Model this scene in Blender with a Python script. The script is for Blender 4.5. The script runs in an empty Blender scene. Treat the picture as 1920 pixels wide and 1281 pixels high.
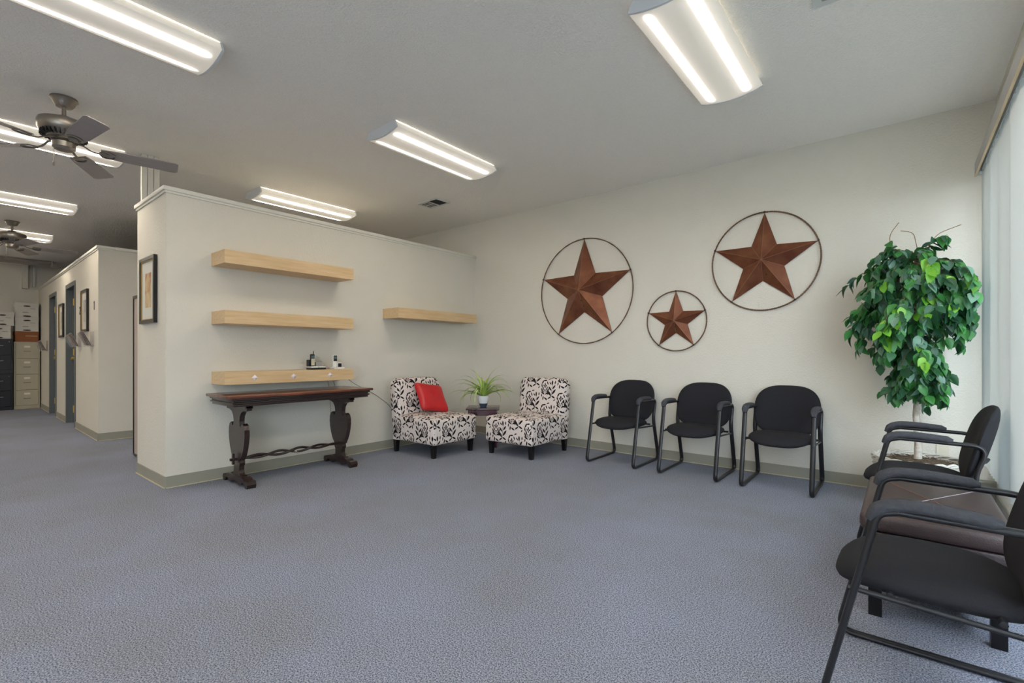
import bpy, bmesh, math, random
from mathutils import Vector, Matrix, Euler
from mathutils.geometry import tessellate_polygon
PI = math.pi
R = math.radians
C = bpy.context.scene.collection
sc = bpy.context.scene

# ------------------------------------------------------------------ camera
cam_data = bpy.data.cameras.new('camera')
cam = bpy.data.objects.new('camera', cam_data)
C.objects.link(cam)
cam.location = (0, 0, 1.07)
cam.rotation_euler = (R(90), 0, R(39.19))
cam_data.sensor_width = 36.0
cam_data.lens = 36.0 * 900 / 1920
cam_data.shift_y = 23.7 / 1920
cam_data.clip_start = 0.05
cam_data.clip_end = 200
sc.camera = cam

# ------------------------------------------------------------------ world (bright overcast sky)
SKY = 13.5
world = bpy.data.worlds.new('overcast_sky')
sc.world = world
world.use_nodes = True
wn = world.node_tree
bg = wn.nodes['Background']
bg.inputs['Color'].default_value = (0.88, 0.945, 1.08, 1)
bg.inputs['Strength'].default_value = SKY

# portals: they add no light of their own, they only guide sampling of the sky through the windows
def portal(loc, rot, sx, sy):
    l = bpy.data.lights.new('window_portal', 'AREA')
    l.shape = 'RECTANGLE'
    l.size = sx
    l.size_y = sy
    l.cycles.is_portal = True
    o = bpy.data.objects.new('window_portal', l)
    C.objects.link(o)
    o.location = loc
    o.rotation_euler = rot
ADDED_FRONT_WINDOWS = ((-1.0, -0.3),)  # opening in the unseen front wall, added to let in more sky light
portal((0.63, 0.4, 1.34), (0, R(90), 0), 2.08, 8.3)
for _a, _b in ADDED_FRONT_WINDOWS:
    portal(((_a + _b) / 2, -4.13, 1.34), (R(90), 0, 0), _b - _a, 2.08)

TUBE = 92.0       # brightness of the fluorescent tubes seen through the lenses
LENS = 0.26       # brightness of the lens between the tubes

sc.view_settings.view_transform = 'Standard'
sc.view_settings.look = 'None'
sc.view_settings.exposure = 0.0
sc.view_settings.gamma = 1.0
sc.view_settings.use_curve_mapping = False

# ------------------------------------------------------------------ materials
MATS = {}
def srgb(r, g, b):
    f = lambda c: (c / 255 / 12.92) if c / 255 <= 0.04045 else ((c / 255 + 0.055) / 1.055) ** 2.4
    return (f(r), f(g), f(b), 1)

def mat(name, col, rough=0.6, metal=0.0, noise=0.0, nscale=8.0, bump=0.0, bscale=60.0, spec=0.5, col2=None,
        stretch=None, coat=0.0):
    if name in MATS: return MATS[name]
    m = bpy.data.materials.new(name); m.use_nodes = True
    nt = m.node_tree; b = nt.nodes['Principled BSDF']
    b.inputs['Base Color'].default_value = col
    b.inputs['Roughness'].default_value = rough
    b.inputs['Metallic'].default_value = metal
    b.inputs['Specular IOR Level'].default_value = spec
    if coat: b.inputs['Coat Weight'].default_value = coat
    tc = nt.nodes.new('ShaderNodeTexCoord')
    src = tc.outputs['Object']
    if stretch:
        mp = nt.nodes.new('ShaderNodeMapping'); mp.inputs['Scale'].default_value = stretch
        nt.links.new(src, mp.inputs['Vector']); src = mp.outputs['Vector']
    if noise or col2:
        n = nt.nodes.new('ShaderNodeTexNoise'); n.inputs['Scale'].default_value = nscale
        n.inputs['Detail'].default_value = 4
        nt.links.new(src, n.inputs['Vector'])
        rp = nt.nodes.new('ShaderNodeValToRGB')
        c1 = [c * (1 - noise) for c in col[:3]] + [1]; c2 = col2 or [min(1, c * (1 + noise)) for c in col[:3]] + [1]
        rp.color_ramp.elements[0].position = 0.3; rp.color_ramp.elements[1].position = 0.7
        rp.color_ramp.elements[0].color = c1 if not col2 else col
        rp.color_ramp.elements[1].color = c2
        nt.links.new(n.outputs['Fac'], rp.inputs['Fac']); nt.links.new(rp.outputs['Color'], b.inputs['Base Color'])
    if bump:
        n2 = nt.nodes.new('ShaderNodeTexNoise'); n2.inputs['Scale'].default_value = bscale
        n2.inputs['Detail'].default_value = 3
        nt.links.new(tc.outputs['Object'], n2.inputs['Vector'])
        bp = nt.nodes.new('ShaderNodeBump'); bp.inputs['Strength'].default_value = bump; bp.inputs['Distance'].default_value = 0.01
        nt.links.new(n2.outputs['Fac'], bp.inputs['Height']); nt.links.new(bp.outputs['Normal'], b.inputs['Normal'])
    MATS[name] = m
    return m

M = dict(
    wall=mat('painted_textured_wall', srgb(212, 207, 195), 0.75, noise=0.015, nscale=3, bump=0.35, bscale=70, spec=0.3),
    ceil=mat('textured_ceiling_paint', srgb(242, 238, 231), 0.85, noise=0.02, nscale=60, bump=0.6, bscale=90, spec=0.2),
    trim=mat('white_trim_paint', srgb(214, 211, 200), 0.5),
    base=mat('vinyl_cove_base', srgb(146, 143, 130), 0.55, noise=0.03),
    basedge=mat('base_glue_edge', srgb(190, 180, 150), 0.6),
    maple=mat('maple_veneer', srgb(214, 186, 146), 0.45, col2=srgb(200, 168, 124), nscale=5, stretch=(6, 1, 14)),
    darkwood=mat('dark_stained_wood', srgb(42, 26, 24), 0.28, noise=0.3, nscale=10, stretch=(1, 1, 6), coat=0.3),
    redwood=mat('worn_mahogany_top', srgb(120, 62, 38), 0.3, col2=srgb(66, 30, 24), nscale=4, stretch=(5, 1, 1), coat=0.4),
    tablewood=mat('cherry_side_table_wood', srgb(62, 18, 26), 0.25, noise=0.2, coat=0.4),
    blackmetal=mat('black_painted_steel', srgb(40, 40, 43), 0.35, metal=0.3),
    fabric=mat('black_woven_fabric', srgb(35, 35, 39), 0.9, noise=0.15, nscale=250, bump=0.15, bscale=400, spec=0.25),
    padfab=mat('charcoal_arm_pad_fabric', srgb(64, 65, 70), 0.9, noise=0.12, nscale=60, bump=0.25, bscale=120, spec=0.25),
    leather=mat('brown_leather', srgb(66, 52, 52), 0.42, noise=0.10, nscale=25, bump=0.15, bscale=200),
    leatherside=mat('dark_maroon_leather', srgb(38, 22, 25), 0.35, noise=0.12, nscale=20, bump=0.15, bscale=200),
    stitch=mat('pale_stitching', srgb(150, 142, 150), 0.7),
    stitch2=mat('tan_stitching', srgb(116, 84, 66), 0.7),
    rust=mat('rusted_star_metal', srgb(138, 88, 60), 0.40, metal=0.5, col2=srgb(104, 54, 38), nscale=7, bump=0.1, bscale=30),
    ridge=mat('pale_folded_metal_edge', srgb(160, 116, 88), 0.4, metal=0.4),
    rope=mat('rusted_rope_wire', srgb(110, 84, 66), 0.55, metal=0.4, noise=0.25, nscale=60),
    nickel=mat('brushed_nickel', srgb(150, 143, 134), 0.34, metal=0.85, noise=0.05),
    fanblade=mat('grey_fan_blade', srgb(150, 142, 140), 0.45, noise=0.05, stretch=(1, 8, 1)),
    vent=mat('vent_white_metal', srgb(205, 208, 205), 0.45),
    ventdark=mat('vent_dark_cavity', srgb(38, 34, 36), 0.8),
    housing=mat('fixture_white_steel', srgb(212, 215, 220), 0.4),
    red=mat('red_satin', srgb(186, 28, 34), 0.42, noise=0.06, nscale=20, bump=0.05, bscale=500),
    blackwood=mat('black_lacquer_leg', srgb(14, 13, 14), 0.3),
    bark=mat('pale_grey_bark', srgb(206, 200, 190), 0.8, col2=srgb(150, 138, 122), nscale=18, bump=0.6, bscale=60),
    twig=mat('brown_twig', srgb(126, 100, 62), 0.8),
    soil=mat('brown_moss_soil', srgb(96, 80, 60), 0.95, col2=srgb(60, 48, 34), nscale=40, bump=1.0, bscale=60),
    wicker=mat('whitewashed_wicker', srgb(200, 196, 186), 0.8, noise=0.15, nscale=40),
    spider=mat('spider_plant_green', srgb(128, 168, 62), 0.5, col2=srgb(178, 206, 110), nscale=12),
    spider2=mat('spider_plant_yellow', srgb(176, 200, 100), 0.5),
    potwhite=mat('white_glazed_pot', srgb(222, 226, 226), 0.3),
    potgrey=mat('slate_grey_pot_base', srgb(60, 72, 88), 0.4),
    doorgrey=mat('slate_blue_door_paint', srgb(92, 97, 97), 0.45),
    doordark=mat('dark_slate_door_leaf', srgb(74, 80, 82), 0.4),
    brass=mat('brass_hinge', srgb(214, 172, 74), 0.3, metal=0.8),
    frameblack=mat('black_picture_frame', srgb(20, 18, 18), 0.3),
    gold=mat('gilt_fillet', srgb(170, 140, 84), 0.35, metal=0.5),
    mattboard=mat('cream_matboard', srgb(206, 204, 194), 0.8),
    tancab=mat('putty_steel_cabinet', srgb(176, 168, 146), 0.45, noise=0.02),
    blackcab=mat('black_steel_cabinet', srgb(28, 30, 36), 0.3),
    chrome=mat('chrome_pull', srgb(190, 188, 184), 0.25, metal=0.9),
    labelc=mat('card_label', srgb(222, 218, 208), 0.7),
    whitebox=mat('white_cardboard', srgb(206, 202, 194), 0.85, noise=0.03),
    brownbox=mat('brown_cardboard', srgb(138, 84, 50), 0.85, noise=0.06),
    tape=mat('packing_tape', srgb(180, 150, 120), 0.4),
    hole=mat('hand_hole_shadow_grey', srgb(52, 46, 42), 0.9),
    print=mat('box_printing_grey', srgb(110, 104, 100), 0.8),
    panel=mat('taupe_panel_fabric', srgb(176, 162, 150), 0.9, noise=0.04, nscale=100),
    blackplastic=mat('black_plastic', srgb(22, 22, 25), 0.35),
    greyplastic=mat('silver_grey_plastic', srgb(150, 146, 140), 0.35),
    whiteplastic=mat('white_plastic', srgb(226, 224, 220), 0.35),
    lcd=mat('phone_display', srgb(86, 112, 112), 0.2),
    keys=mat('phone_keys', srgb(196, 186, 158), 0.5),
    outlet=mat('ivory_outlet_plastic', srgb(206, 200, 180), 0.4),
    ink=mat('black_numeral', srgb(26, 24, 24), 0.5),
    paper=mat('brochure_paper', srgb(190, 180, 172), 0.7, col2=srgb(140, 124, 118), nscale=60),
    knob=mat('pale_pearl_knob', srgb(226, 216, 216), 0.25),
    alu=mat('window_frame_aluminium', srgb(176, 176, 172), 0.4, metal=0.3),
    valance=mat('grey_valance_plastic', srgb(166, 167, 166), 0.5),
    valedge=mat('tan_valance_edge', srgb(200, 176, 140), 0.5),
    asphalt=mat('outdoor_concrete', srgb(150, 150, 146), 0.9, noise=0.1),
)

def translucent(name, col, tr, trans_col):
    m = bpy.data.materials.new(name); m.use_nodes = True
    nt = m.node_tree; b = nt.nodes['Principled BSDF']; b.inputs['Base Color'].default_value = col; b.inputs['Roughness'].default_value = 0.5
    t = nt.nodes.new('ShaderNodeBsdfTranslucent'); t.inputs['Color'].default_value = trans_col
    mx = nt.nodes.new('ShaderNodeMixShader'); mx.inputs['Fac'].default_value = tr
    nt.links.new(b.outputs[0], mx.inputs[1]); nt.links.new(t.outputs[0], mx.inputs[2])
    nt.links.new(mx.outputs[0], nt.nodes['Material Output'].inputs['Surface'])
    return m
M['vane'] = translucent('vertical_blind_vinyl', srgb(214, 218, 214), 0.25, (0.22, 0.235, 0.23, 1))

def leafmat(name, a, b_, tr=0.25):
    m = bpy.data.materials.new(name); m.use_nodes = True
    nt = m.node_tree; b = nt.nodes['Principled BSDF']; b.inputs['Roughness'].default_value = 0.38
    oi = nt.nodes.new('ShaderNodeObjectInfo'); rp = nt.nodes.new('ShaderNodeValToRGB')
    rp.color_ramp.elements[0].color = a; rp.color_ramp.elements[1].color = b_
    nt.links.new(oi.outputs['Random'], rp.inputs['Fac']); nt.links.new(rp.outputs['Color'], b.inputs['Base Color'])
    t = nt.nodes.new('ShaderNodeBsdfTranslucent'); nt.links.new(rp.outputs['Color'], t.inputs['Color'])
    mx = nt.nodes.new('ShaderNodeMixShader'); mx.inputs['Fac'].default_value = tr
    nt.links.new(b.outputs[0], mx.inputs[1]); nt.links.new(t.outputs[0], mx.inputs[2])
    nt.links.new(mx.outputs[0], nt.nodes['Material Output'].inputs['Surface'])
    return m
LEAFM = [leafmat('dark_green_leaf', srgb(38, 84, 54), srgb(64, 116, 76)),
         leafmat('grey_green_leaf', srgb(92, 130, 112), srgb(130, 168, 142)),
         leafmat('bright_green_leaf', srgb(96, 160, 46), srgb(134, 196, 66)),
         leafmat('mid_green_leaf', srgb(58, 124, 58), srgb(84, 152, 80))]

def glass_mat():
    m = bpy.data.materials.new('window_glass'); m.use_nodes = True
    nt = m.node_tree
    t = nt.nodes.new('ShaderNodeBsdfTransparent'); g = nt.nodes.new('ShaderNodeBsdfGlossy'); g.inputs['Roughness'].default_value = 0.02
    t.inputs['Color'].default_value = (0.93, 0.96, 0.95, 1)
    mx = nt.nodes.new('ShaderNodeMixShader'); mx.inputs['Fac'].default_value = 0.06
    nt.links.new(t.outputs[0], mx.inputs[1]); nt.links.new(g.outputs[0], mx.inputs[2])
    nt.links.new(mx.outputs[0], nt.nodes['Material Output'].inputs['Surface'])
    return m
M['glass'] = glass_mat()
def acrylic_mat():
    m = bpy.data.materials.new('clear_acrylic'); m.use_nodes = True
    nt = m.node_tree; b = nt.nodes['Principled BSDF']; b.inputs['Base Color'].default_value = (0.9, 0.9, 0.92, 1)
    b.inputs['Roughness'].default_value = 0.1
    t = nt.nodes.new('ShaderNodeBsdfTransparent')
    mx = nt.nodes.new('ShaderNodeMixShader'); mx.inputs['Fac'].default_value = 0.75
    nt.links.new(b.outputs[0], mx.inputs[1]); nt.links.new(t.outputs[0], mx.inputs[2])
    nt.links.new(mx.outputs[0], nt.nodes['Material Output'].inputs['Surface'])
    return m
M['acrylic'] = acrylic_mat()

def carpet_mat():
    m = bpy.data.materials.new('blue_grey_loop_carpet'); m.use_nodes = True
    nt = m.node_tree; N = nt.nodes; L = nt.links; b = N['Principled BSDF']
    b.inputs['Roughness'].default_value = 0.95; b.inputs['Specular IOR Level'].default_value = 0.1
    tc = N.new('ShaderNodeTexCoord')
    n1 = N.new('ShaderNodeTexNoise'); n1.inputs['Scale'].default_value = 190; n1.inputs['Detail'].default_value = 2
    v = N.new('ShaderNodeTexVoronoi'); v.inputs['Scale'].default_value = 170
    n2 = N.new('ShaderNodeTexNoise'); n2.inputs['Scale'].default_value = 1.3; n2.inputs['Detail'].default_value = 5; n2.inputs['Roughness'].default_value = 0.6
    for n in (n1, v, n2): L.new(tc.outputs['Object'], n.inputs['Vector'])
    r1 = N.new('ShaderNodeValToRGB'); r1.color_ramp.elements[0].position = 0.36; r1.color_ramp.elements[1].position = 0.64
    r1.color_ramp.elements[0].color = srgb(80, 88, 110); r1.color_ramp.elements[1].color = srgb(168, 173, 190)
    L.new(n1.outputs['Fac'], r1.inputs['Fac'])
    r2 = N.new('ShaderNodeValToRGB'); r2.color_ramp.elements[0].position = 0.35; r2.color_ramp.elements[1].position = 0.66
    r2.color_ramp.elements[0].color = (0.90, 0.87, 0.78, 1); r2.color_ramp.elements[1].color = (1, 1, 1, 1)
    L.new(n2.outputs['Fac'], r2.inputs['Fac'])
    mx = N.new('ShaderNodeMix'); mx.data_type = 'RGBA'; mx.blend_type = 'MULTIPLY'; mx.inputs[0].default_value = 1
    L.new(r1.outputs[0], mx.inputs[6]); L.new(r2.outputs[0], mx.inputs[7])
    L.new(mx.outputs[2], b.inputs['Base Color'])
    bp = N.new('ShaderNodeBump'); bp.inputs['Strength'].default_value = 0.25; bp.inputs['Distance'].default_value = 0.002
    L.new(v.outputs['Distance'], bp.inputs['Height']); L.new(bp.outputs[0], b.inputs['Normal'])
    return m
M['carpet'] = carpet_mat()

def lens_mat():
    # prismatic lens: light from two fluorescent tubes behind it (object space, y across)
    m = bpy.data.materials.new('lit_prismatic_lens'); m.use_nodes = True
    nt = m.node_tree; N = nt.nodes; L = nt.links; b = N['Principled BSDF']
    b.inputs['Base Color'].default_value = (0.8, 0.78, 0.72, 1); b.inputs['Roughness'].default_value = 0.3
    tc = N.new('ShaderNodeTexCoord'); sp = N.new('ShaderNodeSeparateXYZ'); L.new(tc.outputs['Object'], sp.inputs[0])
    def math_(op, a, bb=None, clamp=False):
        n = N.new('ShaderNodeMath'); n.operation = op; n.use_clamp = clamp
        for i, x in enumerate((a, bb)):
            if x is None: continue
            if isinstance(x, (int, float)): n.inputs[i].default_value = x
            else: L.new(x, n.inputs[i])
        return n.outputs[0]
    ax = math_('ABSOLUTE', sp.outputs[0])
    d = math_('ABSOLUTE', math_('SUBTRACT', ax, 0.112))           # distance to the nearest tube
    g = math_('SUBTRACT', 1.0, math_('DIVIDE', d, 0.044), True)
    g = math_('MULTIPLY', math_('MULTIPLY', g, g), math_('SUBTRACT', 3.0, math_('MULTIPLY', g, 2.0)))
    gw = math_('SUBTRACT', 1.0, math_('DIVIDE', d, 0.095), True)
    gw = math_('MULTIPLY', math_('MULTIPLY', gw, gw), 0.75)
    ay = math_('ABSOLUTE', sp.outputs[1])
    e = math_('DIVIDE', math_('SUBTRACT', 0.56, ay), 0.05, True)
    g = math_('MULTIPLY', g, e)
    g2 = math_('MULTIPLY', g, g)
    s = math_('ADD', math_('ADD', LENS, math_('MULTIPLY', gw, e)), math_('MULTIPLY', math_('MULTIPLY', g2, g2), TUBE))
    b.inputs['Emission Color'].default_value = (1.0, 0.885, 0.735, 1)
    L.new(s, b.inputs['Emission Strength'])
    return m
M['lens'] = lens_mat()
M['lensoff'] = mat('unlit_lens', srgb(150, 142, 134), 0.4)

def damask_mat():
    m = bpy.data.materials.new('black_floral_print_fabric'); m.use_nodes = True
    nt = m.node_tree; N = nt.nodes; L = nt.links; b = N['Principled BSDF']; b.inputs['Roughness'].default_value = 0.9
    b.inputs['Specular IOR Level'].default_value = 0.2
    uv = N.new('ShaderNodeUVMap'); sp = N.new('ShaderNodeSeparateXYZ'); L.new(uv.outputs[0], sp.inputs[0])
    TW, TH = 0.215, 0.27
    def mt(op, a, bb=None):
        n = N.new('ShaderNodeMath'); n.operation = op
        for i, x in enumerate((a, bb)):
            if x is None: continue
            if isinstance(x, (int, float)): n.inputs[i].default_value = x
            else: L.new(x, n.inputs[i])
        return n.outputs[0]
    u = mt('DIVIDE', sp.outputs[0], TW)
    col = mt('FLOOR', u)
    fu = mt('SUBTRACT', u, col)
    v = mt('ADD', mt('DIVIDE', sp.outputs[1], TH), mt('MULTIPLY', col, 0.5))
    fv = mt('SUBTRACT', v, mt('FLOOR', v))
    cb = N.new('ShaderNodeCombineXYZ')
    L.new(mt('MULTIPLY', fu, TW), cb.inputs[0]); L.new(mt('MULTIPLY', fv, TH), cb.inputs[1])
    leaves = []
    def leaf(x, y, ang, a, w): leaves.append((x, y, R(ang), a * 1.14, w * 1.3))
    # flower head (fan of petals in tiers)
    cx, cy = 0.062, 0.120
    for sg in (-1, 1):
        for (px_, py_, an, a_, w_) in ((.040, .002, 68, .026, .0068), (.026, .024, 76, .022, .0062), (.036, -.026, 38, .020, .0060), (.017, -.034, 58, .014, .0050),
                                       (.010, .004, 84, .012, .0038), (.018, -.012, 66, .010, .0036), (.015, .054, 55, .014, .0048)):
            leaf(cx + sg * px_, cy + py_, an if sg > 0 else 180 - an, a_, w_)
    leaf(cx, cy + .036, 90, .013, .0050); leaf(cx, cy + .068, 90, .018, .0058); leaf(cx, cy - .016, 90, .010, .0034)
    leaf(cx, cy - 0.028, 90, 0.022, 0.0016)
    # leafy stem
    sx, sy = 0.150, 0.035
    leaf(sx + 0.004, sy + 0.085, 84, 0.085, 0.0017)
    leaf(sx - 0.026, sy + 0.055, 126, 0.034, 0.0092); leaf(sx + 0.030, sy + 0.075, 50, 0.036, 0.0092)
    leaf(sx - 0.022, sy + 0.110, 130, 0.028, 0.0080); leaf(sx + 0.031, sy + 0.128, 52, 0.027, 0.0075)
    leaf(sx + 0.026, sy + 0.018, -28, 0.026, 0.0072); leaf(sx - 0.025, sy + 0.008, 215, 0.024, 0.0062)
    leaf(sx + 0.008, sy + 0.175, 92, 0.025, 0.0080)
    leaf(sx - 0.018, sy + 0.168, 132, 0.017, 0.0055)
    leaf(0.030, 0.215, 60, 0.024, 0.0068); leaf(0.060, 0.232, 10, 0.022, 0.0060); leaf(0.075, 0.030, 150, 0.024, 0.0070); leaf(0.040, 0.036, 80, 0.022, 0.0062)
    leaf(0.095, 0.205, 115, 0.020, 0.0055); leaf(0.110, 0.085, 20, 0.018, 0.0050); leaf(0.018, 0.175, 100, 0.020, 0.0060); leaf(0.196, 0.215, 84, 0.018, 0.0055); leaf(0.018, 0.065, 80, 0.018, 0.0052)
    leaf(0.112, 0.250, 20, 0.018, 0.0050); leaf(0.192, 0.020, 50, 0.014, 0.0050)
    cur = None
    for (x, y, ang, a, w) in leaves:
        mp = N.new('ShaderNodeMapping'); mp.vector_type = 'TEXTURE'
        mp.inputs['Location'].default_value = (x, y, 0); mp.inputs['Rotation'].default_value = (0, 0, ang); mp.inputs['Scale'].default_value = (a, w, 1)
        L.new(cb.outputs[0], mp.inputs['Vector'])
        s2 = N.new('ShaderNodeSeparateXYZ'); L.new(mp.outputs[0], s2.inputs[0])
        val = mt('ADD', mt('MULTIPLY', s2.outputs[0], s2.outputs[0]), mt('ABSOLUTE', s2.outputs[1]))
        cur = val if cur is None else mt('MINIMUM', cur, val)
    mask = mt('LESS_THAN', cur, 1.0)
    mx = N.new('ShaderNodeMix'); mx.data_type = 'RGBA'; L.new(mask, mx.inputs[0])
    mx.inputs[6].default_value = srgb(216, 204, 198); mx.inputs[7].default_value = srgb(24, 20, 24)
    L.new(mx.outputs[2], b.inputs['Base Color'])
    return m
M['damask'] = damask_mat()

def print_mat(name, bands):
    m = bpy.data.materials.new(name); m.use_nodes = True
    nt = m.node_tree; N = nt.nodes; L = nt.links; b = N['Principled BSDF']; b.inputs['Roughness'].default_value = 0.8
    tc = N.new('ShaderNodeTexCoord'); n = N.new('ShaderNodeTexNoise'); n.inputs['Scale'].default_value = 6; n.inputs['Detail'].default_value = 6
    n.inputs['Distortion'].default_value = 1.2
    L.new(tc.outputs['Object'], n.inputs['Vector'])
    rp = N.new('ShaderNodeValToRGB'); rp.color_ramp.elements[0].position = 0.3; rp.color_ramp.elements[1].position = 0.72
    rp.color_ramp.elements[0].color = bands[0]; rp.color_ramp.elements[1].color = bands[2]
    e = rp.color_ramp.elements.new(0.5); e.color = bands[1]
    L.new(n.outputs['Fac'], rp.inputs['Fac']); L.new(rp.outputs['Color'], b.inputs['Base Color'])
    return m
M['art1'] = print_mat('watercolour_print_warm', (srgb(150, 84, 66), srgb(190, 162, 122), srgb(204, 186, 150)))
M['art2'] = print_mat('watercolour_print_cool', (srgb(110, 104, 134), srgb(176, 172, 160), srgb(196, 196, 180)))

# ------------------------------------------------------------------ mesh helpers
class MB:
    def __init__(s): s.bm = bmesh.new()
    def verts(s, pts, mx=None):
        return [s.bm.verts.new((mx @ Vector(p)) if mx is not None else p) for p in pts]
    def box(s, x0, x1, y0, y1, z0, z1, bevel=0, seg=2, mx=None):
        pts = [(x, y, z) for x in (x0, x1) for y in (y0, y1) for z in (z0, z1)]
        v = s.verts(pts, mx)
        fs = [(0, 1, 3, 2), (4, 6, 7, 5), (0, 4, 5, 1), (2, 3, 7, 6), (0, 2, 6, 4), (1, 5, 7, 3)]
        faces = [s.bm.faces.new([v[i] for i in f]) for f in fs]
        if bevel:
            ed = list({e for f in faces for e in f.edges})
            bmesh.ops.bevel(s.bm, geom=ed + v, offset=bevel, segments=seg, profile=0.5, affect='EDGES')
        return s
    def tube(s, path, r, n=8, closed=False, caps=True, rx=None, up=None):
        # r radius (number or list); rx second radius for ovals (along 'side' axis)
        path = [Vector(p) for p in path]; k = len(path); rings = []
        prev = None
        for i, p in enumerate(path):
            if closed: t = path[(i + 1) % k] - path[i - 1]
            else: t = path[min(i + 1, k - 1)] - path[max(i - 1, 0)]
            t.normalize()
            if up is not None: a = Vector(up)
            elif prev is None: a = Vector((0, 0, 1)) if abs(t.z) < 0.9 else Vector((1, 0, 0))
            else: a = prev
            a = (a - t * a.dot(t)).normalized(); bb = t.cross(a)
            prev = a
            ri = r[i] if isinstance(r, (list, tuple)) else r
            rj = ri if rx is None else (rx[i] if isinstance(rx, (list, tuple)) else rx)
            rings.append([s.bm.verts.new(p + a * (math.cos(2 * PI * j / n) * rj) + bb * (math.sin(2 * PI * j / n) * ri)) for j in range(n)])
        m = k if closed else k - 1
        for i in range(m):
            A, B = rings[i], rings[(i + 1) % k]
            for j in range(n):
                s.bm.faces.new((A[j], A[(j + 1) % n], B[(j + 1) % n], B[j]))
        if caps and not closed:
            s.bm.faces.new(rings[0][::-1]); s.bm.faces.new(rings[-1])
        return s
    def lathe(s, prof, n=24, c=(0, 0, 0), capb=True, capt=True):
        rings = []
        for (r, z) in prof:
            rings.append([s.bm.verts.new((c[0] + r * math.cos(2 * PI * j / n), c[1] + r * math.sin(2 * PI * j / n), c[2] + z)) for j in range(n)])
        for A, B in zip(rings, rings[1:]):
            for j in range(n): s.bm.faces.new((A[j], A[(j + 1) % n], B[(j + 1) % n], B[j]))
        if capb: s.bm.faces.new(rings[0][::-1])
        if capt: s.bm.faces.new(rings[-1])
        return s
    def prism(s, outline, t0, t1, axis='y', mx=None):
        # outline: list of (a, b); extruded along axis from t0 to t1
        def P(a, b, t): return {'y': (a, t, b), 'x': (t, a, b), 'z': (a, b, t)}[axis]
        A = s.verts([P(a, b, t0) for a, b in outline], mx); B = s.verts([P(a, b, t1) for a, b in outline], mx)
        n = len(outline)
        for i in range(n): s.bm.faces.new((A[i], A[(i + 1) % n], B[(i + 1) % n], B[i]))
        if n <= 8:
            s.bm.faces.new(A[::-1]); s.bm.faces.new(B)
        else:
            for tri in tessellate_polygon([[Vector((a, b, 0)) for a, b in outline]]):
                for G in (A, B):
                    try: s.bm.faces.new([G[q] for q in tri])
                    except ValueError: pass
        return s
    def pillow(s, w, d, t, ex=2.6, n=40, m=7, p=2.4, fn=None, flat=0.35):
        # superellipse cushion lying in xy, thickness t (flatter underside); fn(x,y,z)->(x,y,z)
        def pt(rho, th, top):
            c, q = math.cos(th), math.sin(th)
            x = w / 2 * rho * math.copysign(abs(c) ** (2 / ex), c); y = d / 2 * rho * math.copysign(abs(q) ** (2 / ex), q)
            z = t / 2 * (max(0, 1 - rho ** p)) ** 0.5 * (1 if top else -flat * 2)
            return fn(x, y, z) if fn else (x, y, z)
        rhos = [math.sin(PI / 2 * (i + 1) / m) for i in range(m)]
        top = [[s.bm.verts.new(pt(r, 2 * PI * j / n, True)) for j in range(n)] for r in rhos]
        bot = [[s.bm.verts.new(pt(r, 2 * PI * j / n, False)) for j in range(n)] for r in rhos[:-1]] + [top[-1]]
        ct = s.bm.verts.new(pt(0, 0, True)); cbv = s.bm.verts.new(pt(0, 0, False))
        for G, c0, fl in ((top, ct, False), (bot, cbv, True)):
            for j in range(n):
                f = (c0, G[0][j], G[0][(j + 1) % n]); s.bm.faces.new(f[::-1] if fl else f)
            for A, B in zip(G, G[1:]):
                for j in range(n):
                    f = (A[j], B[j], B[(j + 1) % n], A[(j + 1) % n]); s.bm.faces.new(f[::-1] if fl else f)
        return s
    def quad(s, *pts):
        s.bm.faces.new(s.verts(pts)); return s
    def warp(s, fn):
        for v in s.bm.verts: v.co = Vector(fn(*v.co))
        return s
    def boxuv(s):
        uvl = s.bm.loops.layers.uv.new('UVMap')
        s.bm.normal_update()
        for f in s.bm.faces:
            n = f.normal; ax = max(range(3), key=lambda i: abs(n[i]))
            for l in f.loops:
                p = l.vert.co
                l[uvl].uv = (p.y + 0.07, p.z) if ax == 0 else (p.x, p.z) if ax == 1 else (p.x, p.y + 0.05)
        return s
    def build(s, name, m, parent=None, loc=None, rot=None, smooth=0, label=None):
        bmesh.ops.recalc_face_normals(s.bm, faces=s.bm.faces[:])
        me = bpy.data.meshes.new(name); s.bm.to_mesh(me); s.bm.free()
        if isinstance(m, (list, tuple)):
            for q in m: me.materials.append(q)
        else: me.materials.append(m)
        if smooth:
            me.polygons.foreach_set('use_smooth', [True] * len(me.polygons))
            if smooth < 180: me.set_sharp_from_angle(angle=R(smooth))
        o = bpy.data.objects.new(name, me); C.objects.link(o)
        if parent: o.parent = parent
        if loc is not None: o.location = loc
        if rot is not None: o.rotation_euler = rot
        if label: o['label'] = label
        return o

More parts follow.
